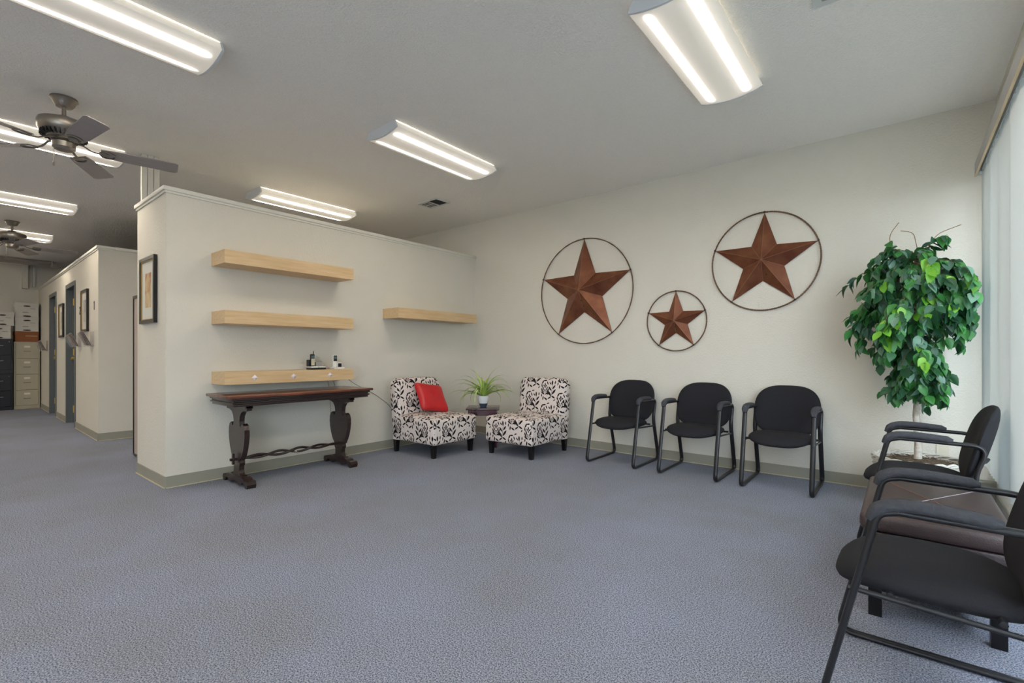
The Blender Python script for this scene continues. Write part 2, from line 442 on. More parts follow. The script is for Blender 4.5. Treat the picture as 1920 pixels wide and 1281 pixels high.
def tag(o, label, cat, group=None, kind=None):
    o['label'] = label; o['category'] = cat
    if group: o['group'] = group
    if kind: o['kind'] = kind
    return o
def thing(name, loc, rz, label, cat, group=None):
    o = bpy.data.objects.new(name, None); C.objects.link(o); o.empty_display_size = 0.1
    o.location = loc; o.rotation_euler = (0, 0, rz)
    return tag(o, label, cat, group)
def struct(o, label=None):
    o['kind'] = 'structure'
    if label: o['label'] = label
    return o
def copy_tree(o, parent=None):
    c = o.copy(); C.objects.link(c)
    if parent: c.parent = parent
    for ch in [x for x in bpy.data.objects if x.parent == o]:
        copy_tree(ch, c)
    return c
def arc(c, r, a0, a1, n, f):
    return [f(c[0] + r * math.cos(R(a0 + (a1 - a0) * i / n)), c[1] + r * math.sin(R(a0 + (a1 - a0) * i / n))) for i in range(n + 1)]
def rounded(path, r, seg=5):
    # round the corners of an open polyline of Vectors
    P = [Vector(p) for p in path]; out = [P[0]]
    for i in range(1, len(P) - 1):
        a, b, c = P[i - 1], P[i], P[i + 1]
        rr = min(r[i] if isinstance(r, dict) and i in r else (r if not isinstance(r, dict) else 0.03), (a - b).length * .48, (c - b).length * .48)
        p0 = b + (a - b).normalized() * rr; p1 = b + (c - b).normalized() * rr
        for k in range(seg + 1):
            t = k / seg; out.append(p0 * (1 - t) ** 2 + b * 2 * t * (1 - t) + p1 * t * t)
    out.append(P[-1]); return out

# ------------------------------------------------------------------ room shell
XL, XW, YF, YS, ZC = -13.75, 0.506, -4.0, 4.787, 2.87
ZP = 2.41
struct(MB().box(XL - .1, XW + .1, YF - .1, YS + .1, -0.08, 0).build('floor', M['carpet']), 'blue grey loop pile carpet')
struct(MB().box(XL - .1, XW + .1, YF - .1, YS + .1, ZC, ZC + 0.1).build('ceiling', M['ceil']), 'textured grey ceiling')
struct(MB().box(XL - .1, XW + .1, YS, YS + .1, 0, ZC).build('wall_back', M['wall']), 'cream textured wall with the rusted stars')
struct(MB().box(XL - .1, XL, YF, YS, 0, ZC).build('wall_left', M['wall']), 'far wall behind the filing cabinets')
w = MB().box(XL - .1, XW + .1, YF - .12, YF, 0, 0.30).box(XL - .1, XW + .1, YF - .12, YF, 2.38, ZC)
_e = [XL - .1] + [q for ab in ADDED_FRONT_WINDOWS for q in ab] + [XW + .1]
for k in range(0, len(_e), 2): w.box(_e[k], _e[k + 1], YF - .12, YF, 0.30, 2.38)
struct(w.build('wall_front', M['wall']), 'shop front wall behind the viewer')
for i, (a, b) in enumerate(ADDED_FRONT_WINDOWS):  # frame and panes of the window added behind the viewer for extra daylight
    wo = bpy.data.objects.new('window_%d' % (i + 4), None); C.objects.link(wo); wo.location = ((a + b) / 2, YF - .06, .30); struct(wo)
    h = (b - a) / 2; f = MB()
    f.box(-h, -h + .05, -.03, .03, 0, 2.08).box(h - .05, h, -.03, .03, 0, 2.08).box(-h + .05, h - .05, -.03, .03, 0, .05).box(-h + .05, h - .05, -.03, .03, 2.03, 2.08).box(-.025, .025, -.025, .025, .05, 2.03)
    f.build('window_frame', M['alu'], wo)
    for x0, x1 in ((-h + .05, -.025), (.025, h - .05)): MB().box(x0, x1, -.003, .003, .05, 2.03).build('pane', M['glass'], wo)
# window wall with three openings
W1 = (1.10, 4.55); W2 = (-1.30, 0.90); W3 = (-3.70, -1.50)
ZS, ZH = 0.30, 2.38
w = MB()
w.box(XW, XW + .12, YF, YS, 0, ZS); w.box(XW, XW + .12, YF, YS, ZH, ZC)
for a, b in ((YF, W3[0]), (W3[1], W2[0]), (W2[1], W1[0]), (W1[1], YS)): w.box(XW, XW + .12, a, b, ZS, ZH)
struct(w.build('wall_right', M['wall']), 'window wall beside the vertical blinds')
for i, (a, b) in enumerate((W1, W2, W3)):
    wo = bpy.data.objects.new('window_%d' % (i + 1), None); C.objects.link(wo); wo.location = (XW + .06, (a + b) / 2, ZS); struct(wo)
    h = (b - a) / 2
    f = MB()
    f.box(-.03, .03, -h, -h + .05, 0, ZH - ZS); f.box(-.03, .03, h - .05, h, 0, ZH - ZS)
    f.box(-.03, .03, -h + .05, h - .05, 0, .05); f.box(-.03, .03, -h + .05, h - .05, ZH - ZS - .05, ZH - ZS)
    k = 2 if i == 0 else 1
    for j in range(k):
        y = -h + (b - a) * (j + 1) / (k + 1); f.box(-.025, .025, y - .025, y + .025, .05, ZH - ZS - .05)
    f.build('window_frame', M['alu'], wo)
    for j in range(k + 1):
        y0 = -h + (b - a) * j / (k + 1) + .03; y1 = -h + (b - a) * (j + 1) / (k + 1) - .03
        MB().box(-.003, .003, y0, y1, .05, ZH - ZS - .05).build('pane', M['glass'], wo)
struct(MB().box(XW + .13, 30, -30, 30, -0.2, -0.12).box(-40, XW + .13, -30, YF - .13, -0.2, -0.12).build('ground_outside', M['asphalt']), 'concrete ground outside the windows')

# cove base
def baseboard(name, pts, h=0.093, t=0.008):
    # pts: polyline of floor points, wall on the left side of travel
    o = None
    w_ = MB(); e_ = MB()
    for (a, b) in zip(pts, pts[1:]):
        a, b = Vector(a), Vector(b); d = (b - a).normalized(); n = Vector((d.y, -d.x))   # into the room
        ang = math.atan2(d.y, d.x); L_ = (b - a).length
        mx = Matrix.Translation((a.x, a.y, 0)) @ Matrix.Rotation(ang, 4, 'Z')
        w_.box(0, L_, -t, 0, 0, h, mx=mx)
        e_.box(0, L_, -t - .006, -t, 0, .007, mx=mx)
    o = struct(w_.build(name, M['base']))
    e_.build('base_edge', M['basedge'], o)
    return o
PX0, PX1, PY0 = -5.35, -4.55, 1.22
baseboard('baseboard_back', [(-2.0 - 2.55, YS), (XW, YS)])
baseboard('baseboard_right', [(XW, YS), (XW, YF)])
baseboard('baseboard_partition', [(PX0, PY0 + .2), (PX0, PY0), (PX1, PY0), (PX1, YS)][1:])
baseboard('baseboard_left', [(XL, YF), (XL, 1.5)])

# partition block with a moulded cap
struct(MB().box(PX0, PX1, PY0, YS, 0, ZP - .035).build('wall_partition', M['wall']), 'low partition wall with the maple shelves')
def cap(name, x0, x1, y0, y1, z):
    c = MB().box(x0 - .022, x1 + .022, y0 - .022, y1, z - .035, z, bevel=.006)
    c.box(x0 - .010, x1 + .010, y0 - .010, y1, z - .052, z - .034)
    return struct(c.build(name, M['trim'], smooth=30))
cap('trim_1', PX0, PX1, PY0, YS, ZP)
# darker reveal strip under the ledge by the corner of star wall and window wall
led = MB().box(0.20, XW, YS - .05, YS - .001, 0.158, 0.172).box(0.22, XW, YS - .035, YS - .001, 0, 0.158)
struct(led.build('trim_5', M['base']), 'low ledge in the corner under the blinds')

# corridor block: local x runs away from the corner, local y points out of the wall
PHI = R(1.25)
CW = (-7.68, 1.362, 0); CR = (0, 0, PI - PHI)
LW = 6.07
DOORS = [(1.66, 2.42), (3.56, 4.32)]
DH = 2.09
w = MB()
edges = [0, DOORS[0][0], DOORS[0][1], DOORS[1][0], DOORS[1][1], LW]
for k in (0, 2, 4): w.box(edges[k], edges[k + 1], -.14, 0, 0, ZP - .035)
for a, b in DOORS: w.box(a, b, -.14, 0, DH, ZP - .035)
w.box(0, .12, -3.42, -.14, 0, ZP - .035)
struct(w.build('wall_corridor', M['wall'], loc=CW, rot=CR), 'corridor wall with numbered doors')
c = MB().box(-.022, LW, -.16, .022, ZP - .035, ZP, bevel=.006).box(-.010, LW, -.15, .010, ZP - .052, ZP - .034)
c.box(-.022, .142, -3.42, -.161, ZP - .035, ZP)
struct(c.build('trim_2', M['trim'], loc=CW, rot=CR, smooth=30))
bb = MB(); be = MB()
for k in (0, 2, 4):
    bb.box(edges[k] - (0.008 if k == 0 else 0) + (.05 if k else 0), edges[k + 1] - (.05 if k < 4 else 0), 0, .008, 0, .093)
    be.box(edges[k] + (.05 if k else 0), edges[k + 1] - (.05 if k < 4 else 0), .008, .014, 0, .007)
bb.box(-.008, 0, -3.40, 0, 0, .093); be.box(-.014, -.008, -3.40, 0, 0, .007)
o = struct(bb.build('baseboard_corridor', M['base'], loc=CW, rot=CR)); be.build('base_edge', M['basedge'], o)
for i, (a, b) in enumerate(DOORS):
    d = bpy.data.objects.new('door_%d' % (i + 1), None); C.objects.link(d); d.location = CW; d.rotation_euler = CR; struct(d)
    f = MB()
    f.box(a - .05, a + .015, -.15, .012, 0, DH + .05); f.box(b - .015, b + .05, -.15, .012, 0, DH + .05)
    f.box(a + .015, b - .015, -.15, .012, DH - .015, DH + .05)
    f.box(a + .015, a + .03, -.10, -.06, 0, DH - .015); f.box(b - .03, b - .015, -.10, -.06, 0, DH - .015)
    f.build('door_frame', M['doorgrey'], d)
    MB().box(a + .02, b - .02, -.145, -.101, .01, DH - .02).build('door_leaf', M['doordark'], d)
    for z in (.22, 1.05, 1.78):
        MB().box(a + .0151, a + .019, -.055, .010, z, z + .10).box(a + .0151, a + .040, .006, .020, z, z + .10).build('hinge', M['brass'], d)
    MB().lathe([(.012, 0), (.012, .03), (.028, .035), (.028, .06), (.01, .065)], 12).build('door_knob', M['brass'], d, loc=(b - .09, -.10, 1.0), rot=(-PI / 2, 0, 0), smooth=40)

# vertical raceways from the partition top to the ceiling, and in the far corner
def raceway(loc, n, wd, z0, z1, label, dx=0):
    t = thing('cable_raceway', (loc[0], loc[1], z0), 0, label, 'cable cover')
    for k in range(n):
        y = k * (wd + .004)
        hh = z1 - z0 - .001
        MB().box(-.018 + dx, .018 + dx, y, y + wd, 0, hh, bevel=.003).build('channel', M['trim'], t)
        MB().box(-.021 + dx, .021 + dx, y - .002, y + wd + .002, hh - .05 - .018 * (k % 2), hh - .02 - .018 * (k % 2)).build('clip', M['vent'], t)
    return t
raceway((-5.30, 1.235, 0), 3, .042, ZP + .001, ZC, 'white cable raceways rising from the partition top to the ceiling')
struct(MB().box(XL, XL + .12, 1.25, 1.33, 2.39, ZC).build('trim_3', M['wall']))
struct(MB().box(XL, XL + .06, 1.40, 1.44, 2.43, ZC).build('trim_4', M['trim']))

# ------------------------------------------------------------------ fluorescent fixtures
def make_fixture(label, lit=True):
    t = thing('ceiling_light', (0, 0, ZC), 0, label, 'ceiling light', 'wraparound fluorescent ceiling fixtures')
    L_, Wd = 1.17, 0.385
    MB().box(-.12, .12, -L_ / 2 + .01, L_ / 2 - .01, -.030, -.001).build('mounting_channel', M['housing'], t)
    # wrap lens section: sides flare out then a shallow curve below
    sec = [(-.165, -.004), (-.175, -.018), (-Wd / 2, -.052)] + [(-Wd / 2 + Wd * k / 10, -.056 - .030 * math.sin(PI * k / 10) ** 0.8 * 1.0) for k in range(11)] + [(Wd / 2, -.052), (.175, -.018), (.165, -.004)]
    m = MB(); L2 = L_ / 2 - .014
    A = m.verts([(x, -L2, z) for x, z in sec]); B = m.verts([(x, L2, z) for x, z in sec])
    for i in range(len(sec) - 1): m.bm.faces.new((A[i], A[i + 1], B[i + 1], B[i]))
    m.build('lens', M['lens'] if lit else M['lensoff'], t, smooth=50)
    for s in (-1, 1):
        m = MB(); y0, y1 = sorted((s * (L_ / 2 - .014), s * L_ / 2))
        m.prism([(x * 1.01, z * 1.02 if z < -.01 else -.001) for x, z in sec], y0, y1, 'y')
        m.build('end_cap', M['housing'], t)
    return t
FY1, FY2 = 2.865, 0.535
fx = [
    (-0.90, FY1, 'fluorescent fixture nearest the window blinds, before the largest high star'),
    (-3.19, FY1, 'fluorescent fixture in the middle of the ceiling, in front of the partition'),
    (-5.52, FY1, 'fluorescent fixture seen just above the top edge of the shelf partition'),
    (-3.22, 0.51, 'large near fluorescent fixture at the top left of the view'),
    (-5.52, 0.56, 'fluorescent fixture behind the nearer ceiling fan'),
    (-7.90, 0.60, 'fluorescent fixture between the two ceiling fans'),
    (-10.18, 0.67, 'fluorescent fixture behind the farther ceiling fan'),
]
fx += [(-0.90, 0.52, 'fluorescent fixture directly overhead, out of view'), (-0.90, -1.9, 'added unseen fluorescent fixture behind the viewer by the windows'), (-3.2, -1.9, 'added unseen fluorescent fixture behind the viewer in the middle'), (-5.5, -1.9, 'added unseen fluorescent fixture behind the viewer at the left'),  # after the overhead one, all are unseen fixtures added to brighten the room
       (-7.9, -1.9, 'added unseen fluorescent fixture behind the viewer at the far left'), (-10.2, -1.9, 'added unseen fluorescent fixture behind the viewer, one before the far left rear corner'), (-12.6, -1.9, 'added unseen fluorescent fixture at the far left rear corner'),
       (-7.9, -3.3, 'added unseen fluorescent fixture over the left part of the shop front'), (-10.2, -3.3, 'added unseen fluorescent fixture over the far left part of the shop front'), (-12.6, -3.3, 'added unseen fluorescent fixture in the far left corner of the shop front')]
f0 = make_fixture(fx[0][2]); f0.location = (fx[0][0], fx[0][1], ZC)
for x, y, lb in fx[1:]:
    t = copy_tree(f0); t.location = (x, y, ZC); t['label'] = lb
t = make_fixture('unlit fluorescent fixture at the far end above the filing cabinets', False); t.location = (-12.97, 1.0, ZC)

# ------------------------------------------------------------------ vents
t = thing('ceiling_vent', (-4.33, 3.835, ZC), 0, 'square two-way ceiling vent above the partition', 'vent')
m = MB()
for a in ((-.17, .17, -.11, -.092), (-.17, .17, .092, .11), (-.17, -.15, -.092, .092), (.15, .17, -.092, .092), (-.006, .006, -.092, .092)):
    m.box(*a, -.012, -.001)
m.build('frame', M['vent'], t)
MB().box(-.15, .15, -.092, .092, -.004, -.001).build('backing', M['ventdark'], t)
for k in range(5):
    MB().box(-.15, -.006, -.085 + k * .04, -.065 + k * .04, -.010, -.006).build('slat', M['greyplastic'] if k % 2 else M['vent'], t)
t = thing('ceiling_vent', (-.06, 2.70, ZC), 0, 'white louvred ceiling vent at the top edge near the window wall', 'vent')
m = MB()
for a in ((-.30, .30, -.22, -.18), (-.30, .30, .18, .22), (-.30, -.26, -.18, .18), (.26, .30, -.18, .18)): m.box(*a, -.014, -.001)
m.build('frame', M['vent'], t)
for k in range(16):
    MB().box(-.26, .26, -.176 + k * .022, -.162 + k * .022, -.012, -.006).build('slat', M['vent'], t)
MB().box(-.26, .26, -.18, .18, -.004, -.001).build('backing', M['greyplastic'], t)

# ------------------------------------------------------------------ ceiling fans
def make_fan(label):
    t = thing('ceiling_fan', (0, 0, ZC), 0, label, 'ceiling fan', 'brushed nickel ceiling fans')
    MB().lathe([(.075, -.001), (.078, -.012), (.066, -.022), (.058, -.045), (.045, -.062), (.020, -.066)], 28).build('canopy', M['nickel'], t, smooth=40)
    MB().tube([(0, 0, -.06), (0, 0, -.155)], .0125, 12).build('downrod', M['nickel'], t, smooth=40)
    MB().lathe([(.02, -.125), (.036, -.130), (.050, -.150), (.105, -.160), (.138, -.172), (.143, -.190), (.141, -.228), (.128, -.248), (.085, -.285), (.05, -.288)], 36).build('motor_housing', M['nickel'], t, smooth=35)
    m = MB()
    for k in range(30):
        a = 2 * PI * k / 30
        mx = Matrix.Rotation(a, 4, 'Z')
        m.box(.088, .128, -.004, .004, -.280, -.252, mx=mx)
    m.build('vent_fin', M['blackmetal'], t)
    MB().lathe([(.05, -.287), (.052, -.300), (.066, -.315), (.064, -.350), (.050, -.364), (.02, -.368)], 28).build('switch_housing', M['nickel'], t, smooth=35)
    for k in range(5):
        a = R(72 * k)
        e = bpy.data.objects.new('blade', None)
        pitch = Matrix.Rotation(a, 4, 'Z') @ Matrix.Translation((0, 0, -.335)) @ Matrix.Rotation(R(-13), 4, 'X')
        L0, L1 = .20, .66
        out = [(L0, -.050), (L0 + .10, -.060), (L1 - .02, -.068), (L1, -.052), (L1, .052), (L1 - .02, .068), (L0 + .10, .060), (L0, .050)]
        m = MB().prism(out, -.003, .003, 'z', mx=pitch)
        b = m.build('blade', M['fanblade'], t)
        m = MB()
        p = [(.055, 0, .038), (.10, 0, .030), (.15, 0, -.002), (.185, 0, -.008)]
        m.tube([pitch @ Vector(q) for q in p], .009, 8, rx=.005)
        ring = [pitch @ Vector((.235 + .045 * math.cos(2 * PI * j / 14), .040 * math.sin(2 * PI * j / 14), -.008)) for j in range(14)]
        m.tube(ring, .006, 6, closed=True)
        m.prism([(.215 + .03 * math.cos(2 * PI * j / 10), .026 * math.sin(2 * PI * j / 10)) for j in range(10)], -.009, -.004, 'z', mx=pitch)
        m.build('blade_arm', M['nickel'], b, smooth=50)
    m = MB().tube([(-.055, .044, -.33), (-.056, .045, -.44)], .002, 6)
    m.lathe([(.002, 0), (.006, -.01), (.006, -.03), (.002, -.035)], 8, (-.056, .045, -.438))
    m.build('pull_chain', M['nickel'], t)
    return t
fan = make_fan('nearer brushed nickel ceiling fan with five grey blades at upper left')
fan.location = (-4.58, .626, ZC); fan.rotation_euler = (0, 0, R(78))
fan2 = copy_tree(fan); fan2.location = (-9.35, .76, ZC); fan2.rotation_euler = (0, 0, R(84))
fan2['label'] = 'farther ceiling fan down the corridor near the filing cabinets'

# ------------------------------------------------------------------ vertical blinds
t = thing('vertical_blind', (.432, 2.8, 2.36), 0, 'long vertical blind with white vanes along the window wall', 'blinds')
MB().box(-.02, .02, -4.36, 1.78, -.035, -.001).build('head_rail', M['alu'], t)
MB().box(-.050, -.042, -4.38, 1.79, -.060, .025).build('valance', M['valance'], t)
MB().box(-.052, -.040, -4.38, 1.79, -.064, -.060).build('valance_edge', M['valedge'], t)
for s in (-4.38, 1.78): MB().box(-.042, .02, s, s + .01, -.060, .025).build('valance_return', M['valance'], t)
n = 78
vm = None
random.seed(4)
for k in range(n):
    y = 1.73 - k * .078
    a = R(-66 + random.uniform(-5, 5))
    if vm is None:
        m = MB(); prs = [(-.0445 + .089 * j / 4, .011 * math.sin(PI * j / 4)) for j in range(5)]
        A = m.verts([(x, q, -2.03) for x, q in prs]); B = m.verts([(x, q, -.036) for x, q in prs])
        for j in range(4): m.bm.faces.new((A[j], A[j + 1], B[j + 1], B[j]))
        o = m.build('vane', M['vane'], t, smooth=60); vm = o.data
    else:
        o = bpy.data.objects.new('vane', vm); C.objects.link(o); o.parent = t
    o.location = (0, y, 0); o.rotation_euler = (0, 0, a)

# ------------------------------------------------------------------ maple shelves
def shelf(y0, y1, z0, z1, label, knobs=()):
    t = thing('floating_shelf', (PX1, (y0 + y1) / 2, z0), 0, label, 'shelf', 'maple box shelves on the partition')
    h = (y1 - y0) / 2; H = z1 - z0; D = .28
    MB().box(.001, D - .012, -h, h, H - .016, H).build('top_board', M['maple'], t)
    MB().box(.001, D - .012, -h, h, 0, .016).build('bottom_board', M['maple'], t)
    MB().box(D - .012, D, -h, h, 0, H).build('front_board', M['maple'], t)
    for s in (-1, 1):
        a, b = sorted((s * h, s * (h - .012)))
        MB().box(.001, D - .012, a, b, .016, H - .016).build('end_board', M['maple'], t)
    for y in knobs:
        r = .026
        m = MB(); c0 = (D + .012, y, H / 2)
        P = m.verts([(D + .002, y - r, H / 2), (D + .002, y, H / 2 - r), (D + .002, y + r, H / 2), (D + .002, y, H / 2 + r)]); c = m.verts([(D + .014, y, H / 2), (D, y, H / 2)])
        for j in range(4): m.bm.faces.new((P[j], P[(j + 1) % 4], c[0])); m.bm.faces.new((P[j], c[1], P[(j + 1) % 4]))
        m.build('diamond_knob', M['knob'], t)
    return t
shelf(1.545, 2.725, 1.815, 1.925, 'top maple box shelf of the three stacked ones above the console table')
shelf(1.545, 2.725, 1.322, 1.430, 'middle maple box shelf of the three stacked above the console table')
KN = []
shelf(1.545, 2.725, .818, .922, 'lowest maple box shelf with three diamond knobs, holding the telephones', (-.355, -.02, .335))
shelf(3.275, 4.51, 1.470, 1.580, 'single maple box shelf near the corner above the left armchair')

# ------------------------------------------------------------------ telephones on the lowest shelf
SZ = .922
t = thing('cordless_phone', (-4.40, 2.40, SZ), 0, 'dark grey cordless telephone with antenna in its answering base', 'telephone')
MB().box(-.05, .05, -.075, .075, 0, .018, bevel=.004).build('base_unit', M['blackplastic'], t)
MB().box(-.035, .052, -.074, -.005, .018, .030, bevel=.004).box(-.035, .052, .005, .074, .018, .030, bevel=.004).build('base_lip', M['whiteplastic'], t)
MB().box(-.045, -.01, .002, .074, .030, .072, bevel=.005).build('answering_unit', M['greyplastic'], t)
MB().box(-.045, -.005, -.076, -.012, .030, .095, bevel=.006).build('cradle', M['blackplastic'], t)
h = MB().box(-.012, .012, -.060, -.018, .030, .150, bevel=.009).build('handset', M['blackplastic'], t)
MB().box(.012, .0145, -.055, -.023, .110, .132).build('display', M['lcd'], h)
MB().box(.012, .0140, -.055, -.023, .040, .104).build('keypad', M['keys'], h)
MB().tube([(-.004, -.026, .148), (-.006, -.024, .178)], [.005, .0035], 8).build('antenna', M['blackplastic'], h)
t = thing('cordless_phone', (-4.40, 2.62, SZ), 0, 'white cordless telephone in its base beside the dark one', 'telephone')
MB().box(-.045, .045, -.055, .060, 0, .016, bevel=.004).build('base_unit', M['whiteplastic'], t)
MB().box(-.04, .0, .005, .058, .016, .062, bevel=.005).build('answering_unit', M['whiteplastic'], t)
MB().box(.0, .003, .012, .050, .020, .056).build('answering_panel', M['blackplastic'], t)
h = MB().box(-.012, .010, -.045, -.003, .016, .140, bevel=.009).build('handset', M['whiteplastic'], t)
MB().box(.010, .013, -.042, -.006, .078, .134).build('earpiece_panel', M['blackplastic'], h)
MB().box(.013, .0145, -.037, -.011, .100, .124).build('display', M['lcd'], h)
def cord(pts, r, label, name='cord'):
    P = [Vector(p) for p in pts]; out = []
    for i in range(len(P) - 1):
        p0, p1, p2, p3 = P[max(i - 1, 0)], P[i], P[i + 1], P[min(i + 2, len(P) - 1)]
        for k in range(6):
            q = k / 6
            out.append(.5 * ((2 * p1) + (p2 - p0) * q + (2 * p0 - 5 * p1 + 4 * p2 - p3) * q * q + (3 * p1 - p0 - 3 * p2 + p3) * q ** 3))
    out.append(P[-1])
    o = MB().tube(out, r, 5).build(name, M['blackplastic'], smooth=60)
    return tag(o, label, 'cord', 'cords behind the console table')
cord([(-4.46, 2.50, .925), (-4.49, 2.62, .928), (-4.50, 2.715, .930), (-4.535, 2.74, .90), (-4.54, 2.80, .84), (-4.54, 2.90, .76), (-4.54, 3.20, .60), (-4.54, 3.42, .40), (-4.54, 3.45, .12)], .0022, 'thin black cord sloping from the lowest shelf end to behind the left armchair')
cord([(-4.545, 2.60, .815), (-4.54, 2.62, .70), (-4.53, 2.63, .45), (-4.53, 2.66, .25), (-4.53, 2.74, .10), (-4.50, 2.80, .01)], .0018, 'left one of two thin cords hanging behind the right table leg')
cord([(-4.545, 2.66, .815), (-4.54, 2.70, .68), (-4.53, 2.76, .40), (-4.53, 2.80, .20), (-4.53, 2.76, .06), (-4.47, 2.72, .01)], .0018, 'right one of two thin cords hanging behind the right table leg')

# ------------------------------------------------------------------ console table
TY0, TY1, TX0, TX1, TZ = 1.49, 2.77, -4.515, -4.0, .742
t = thing('console_table', ((TX0 + TX1) / 2, (TY0 + TY1) / 2, 0), 0, 'antique dark console table with mahogany top and lyre shaped trestle legs', 'table')
hx, hy = (TX1 - TX0) / 2, (TY1 - TY0) / 2
MB().box(-hx, hx, -hy, hy, TZ - .022, TZ, bevel=.005).build('table_top', M['redwood'], t, smooth=30)
m = MB()
for i, (ins, z0, z1) in enumerate(((.022, .702, .720), (.034, .688, .702), (.024, .676, .688), (.036, .655, .676))):
    m.box(-hx + ins, hx - ins, -hy + ins, hy - ins, z0, z1, bevel=.004)
m.build('apron', M['darkwood'], t, smooth=30)
def lyre():
    # half outline (x = across the table, z up), mirrored
    half = [(.20, .655), (.20, .615), (.145, .612), (.095, .595), (.066, .56), (.058, .52), (.064, .485), (.080, .475), (.088, .492), (.112, .505),
            (.140, .490), (.155, .455), (.157, .41), (.150, .36), (.132, .30), (.105, .245), (.078, .215), (.066, .20), (.072, .18), (.066, .165),
            (.055, .15), (.052, .12), (.058, .095), (.082, .075), (.098, .085), (.112, .078), (.112, .062)]
    return [(x, z) for x, z in half] + [(-x, z) for x, z in reversed(half)]
for yy in (1.63 - 2.13 + .02, 2.55 - 2.13 + .02):
    lg = MB().prism(lyre(), yy - .020, yy + .020, 'y').build('trestle_leg', M['darkwood'], t)
    foot = [(-.235, .0), (-.205, .0), (-.180, .030), (-.150, .038), (-.120, .018), (-.08, .010), (-.05, .025), (0, .032), (.05, .025), (.08, .010), (.12, .018), (.15, .038), (.18, .030), (.205, 0), (.235, .0),
            (.245, .03), (.235, .055), (.205, .060), (.19, .050), (.165, .068), (.13, .075), (-.13, .075), (-.165, .068), (-.19, .050), (-.205, .060), (-.235, .055), (-.245, .03)]
    MB().prism(foot, yy - .035, yy + .035, 'y').build('foot', M['darkwood'], lg)
    MB().box(-.20, .20, yy - .03, yy + .03, .632, .654, bevel=.003).build('top_cleat', M['darkwood'], lg)
m = MB()
y0, y1 = -.50, .44
for ph in (0, PI):
    path = []
    for k in range(49):
        s_ = k / 48; y = y0 + .05 + (y1 - y0 - .10) * s_
        amp = .017 * math.sin(PI * s_) ** .5 if 0 < s_ < 1 else 0
        path.append((amp * math.cos(ph + s_ * 2 * PI * 2.2), y, .205 + amp * math.sin(ph + s_ * 2 * PI * 2.2)))
    m.tube(path, .011, 7)
m.box(-.012, .012, y0 - .05, y0 + .06, .195, .217, bevel=.004)
m.box(-.012, .012, y1 - .06, y1 + .07, .195, .217, bevel=.004)
m.build('twisted_stretcher', M['darkwood'], t, smooth=40)
for y in (-.525, .485): MB().box(-.010, .010, y - .008, y + .008, .165, .255).build('wedge', M['darkwood'], t)

# ------------------------------------------------------------------ rusted stars
def star(cx, cz, r, label, rot=0, depth=.11):
    t = thing('metal_star', (cx, YS - .006, cz), 0, label, 'wall decoration', 'rusted barn stars on the back wall')
    m = MB(); ri = r * .40; d = r * .24
    pts = []
    for k in range(10):
        a = R(90 + 36 * k + rot); q = (r * .985) if k % 2 == 0 else ri
        pts.append((q * math.cos(a), -.012 if k % 2 == 0 else -.006, q * math.sin(a)))
    V = m.verts(pts); c = m.verts([(0, -d, 0)])[0]
    for k in range(10): m.bm.faces.new((V[k], V[(k + 1) % 10], c))
    Wt = m.verts([(x, -.001, z) for x, y, z in pts])
    for k in range(10): m.bm.faces.new((V[k], Wt[k], Wt[(k + 1) % 10], V[(k + 1) % 10]))
    m.build('star_body', M['rust'], t)
    m = MB()
    for k in range(10): m.tube([pts[k], (0, -d - .001, 0)], .0016, 4)
    m.build('ridge_seam', M['ridge'], t)
    m = MB()
    for sgn in (0, PI):
        N_ = 240; tw = int(2 * PI * r / .035)
        path = []
        for k in range(N_):
            a = 2 * PI * k / N_; b = a * tw + sgn
            q = r + .0035 * math.cos(b)
            path.append((q * math.cos(a), -.012 + .0035 * math.sin(b), q * math.sin(a)))
        m.tube(path, .0052 if r > .35 else .0042, 5, closed=True)
    m.build('rope_ring', M['rope'], t, smooth=60)
    for k in range(5):
        a = R(90 + 72 * k + rot)
        mx = Matrix.Translation((r * math.cos(a), -.014, r * math.sin(a)))
        MB().box(-.007, .007, -.009, .009, -.007, .007, mx=mx).build('clip', M['blackmetal'], t)
    for (x, z) in ((.02, -.13), (.05, -.20)):
        MB().lathe([(.006, -.003), (.006, .004)], 8).build('rivet_hole', M['ventdark'], t, loc=(x * r / .6, -d * .78 + abs(z) * .02, z * r / .6 * .9), rot=(PI / 2, 0, 0))
    return t
star(-2.825, 1.79, .597, 'large rusted metal star in a rope ring, leftmost of the three')
star(-1.768, 1.403, .300, 'smallest rusted metal star in a rope ring, hung lowest between the others')
star(-.975, 1.905, .440, 'rusted metal star in a rope ring, highest and rightmost of the three', rot=-1.5)

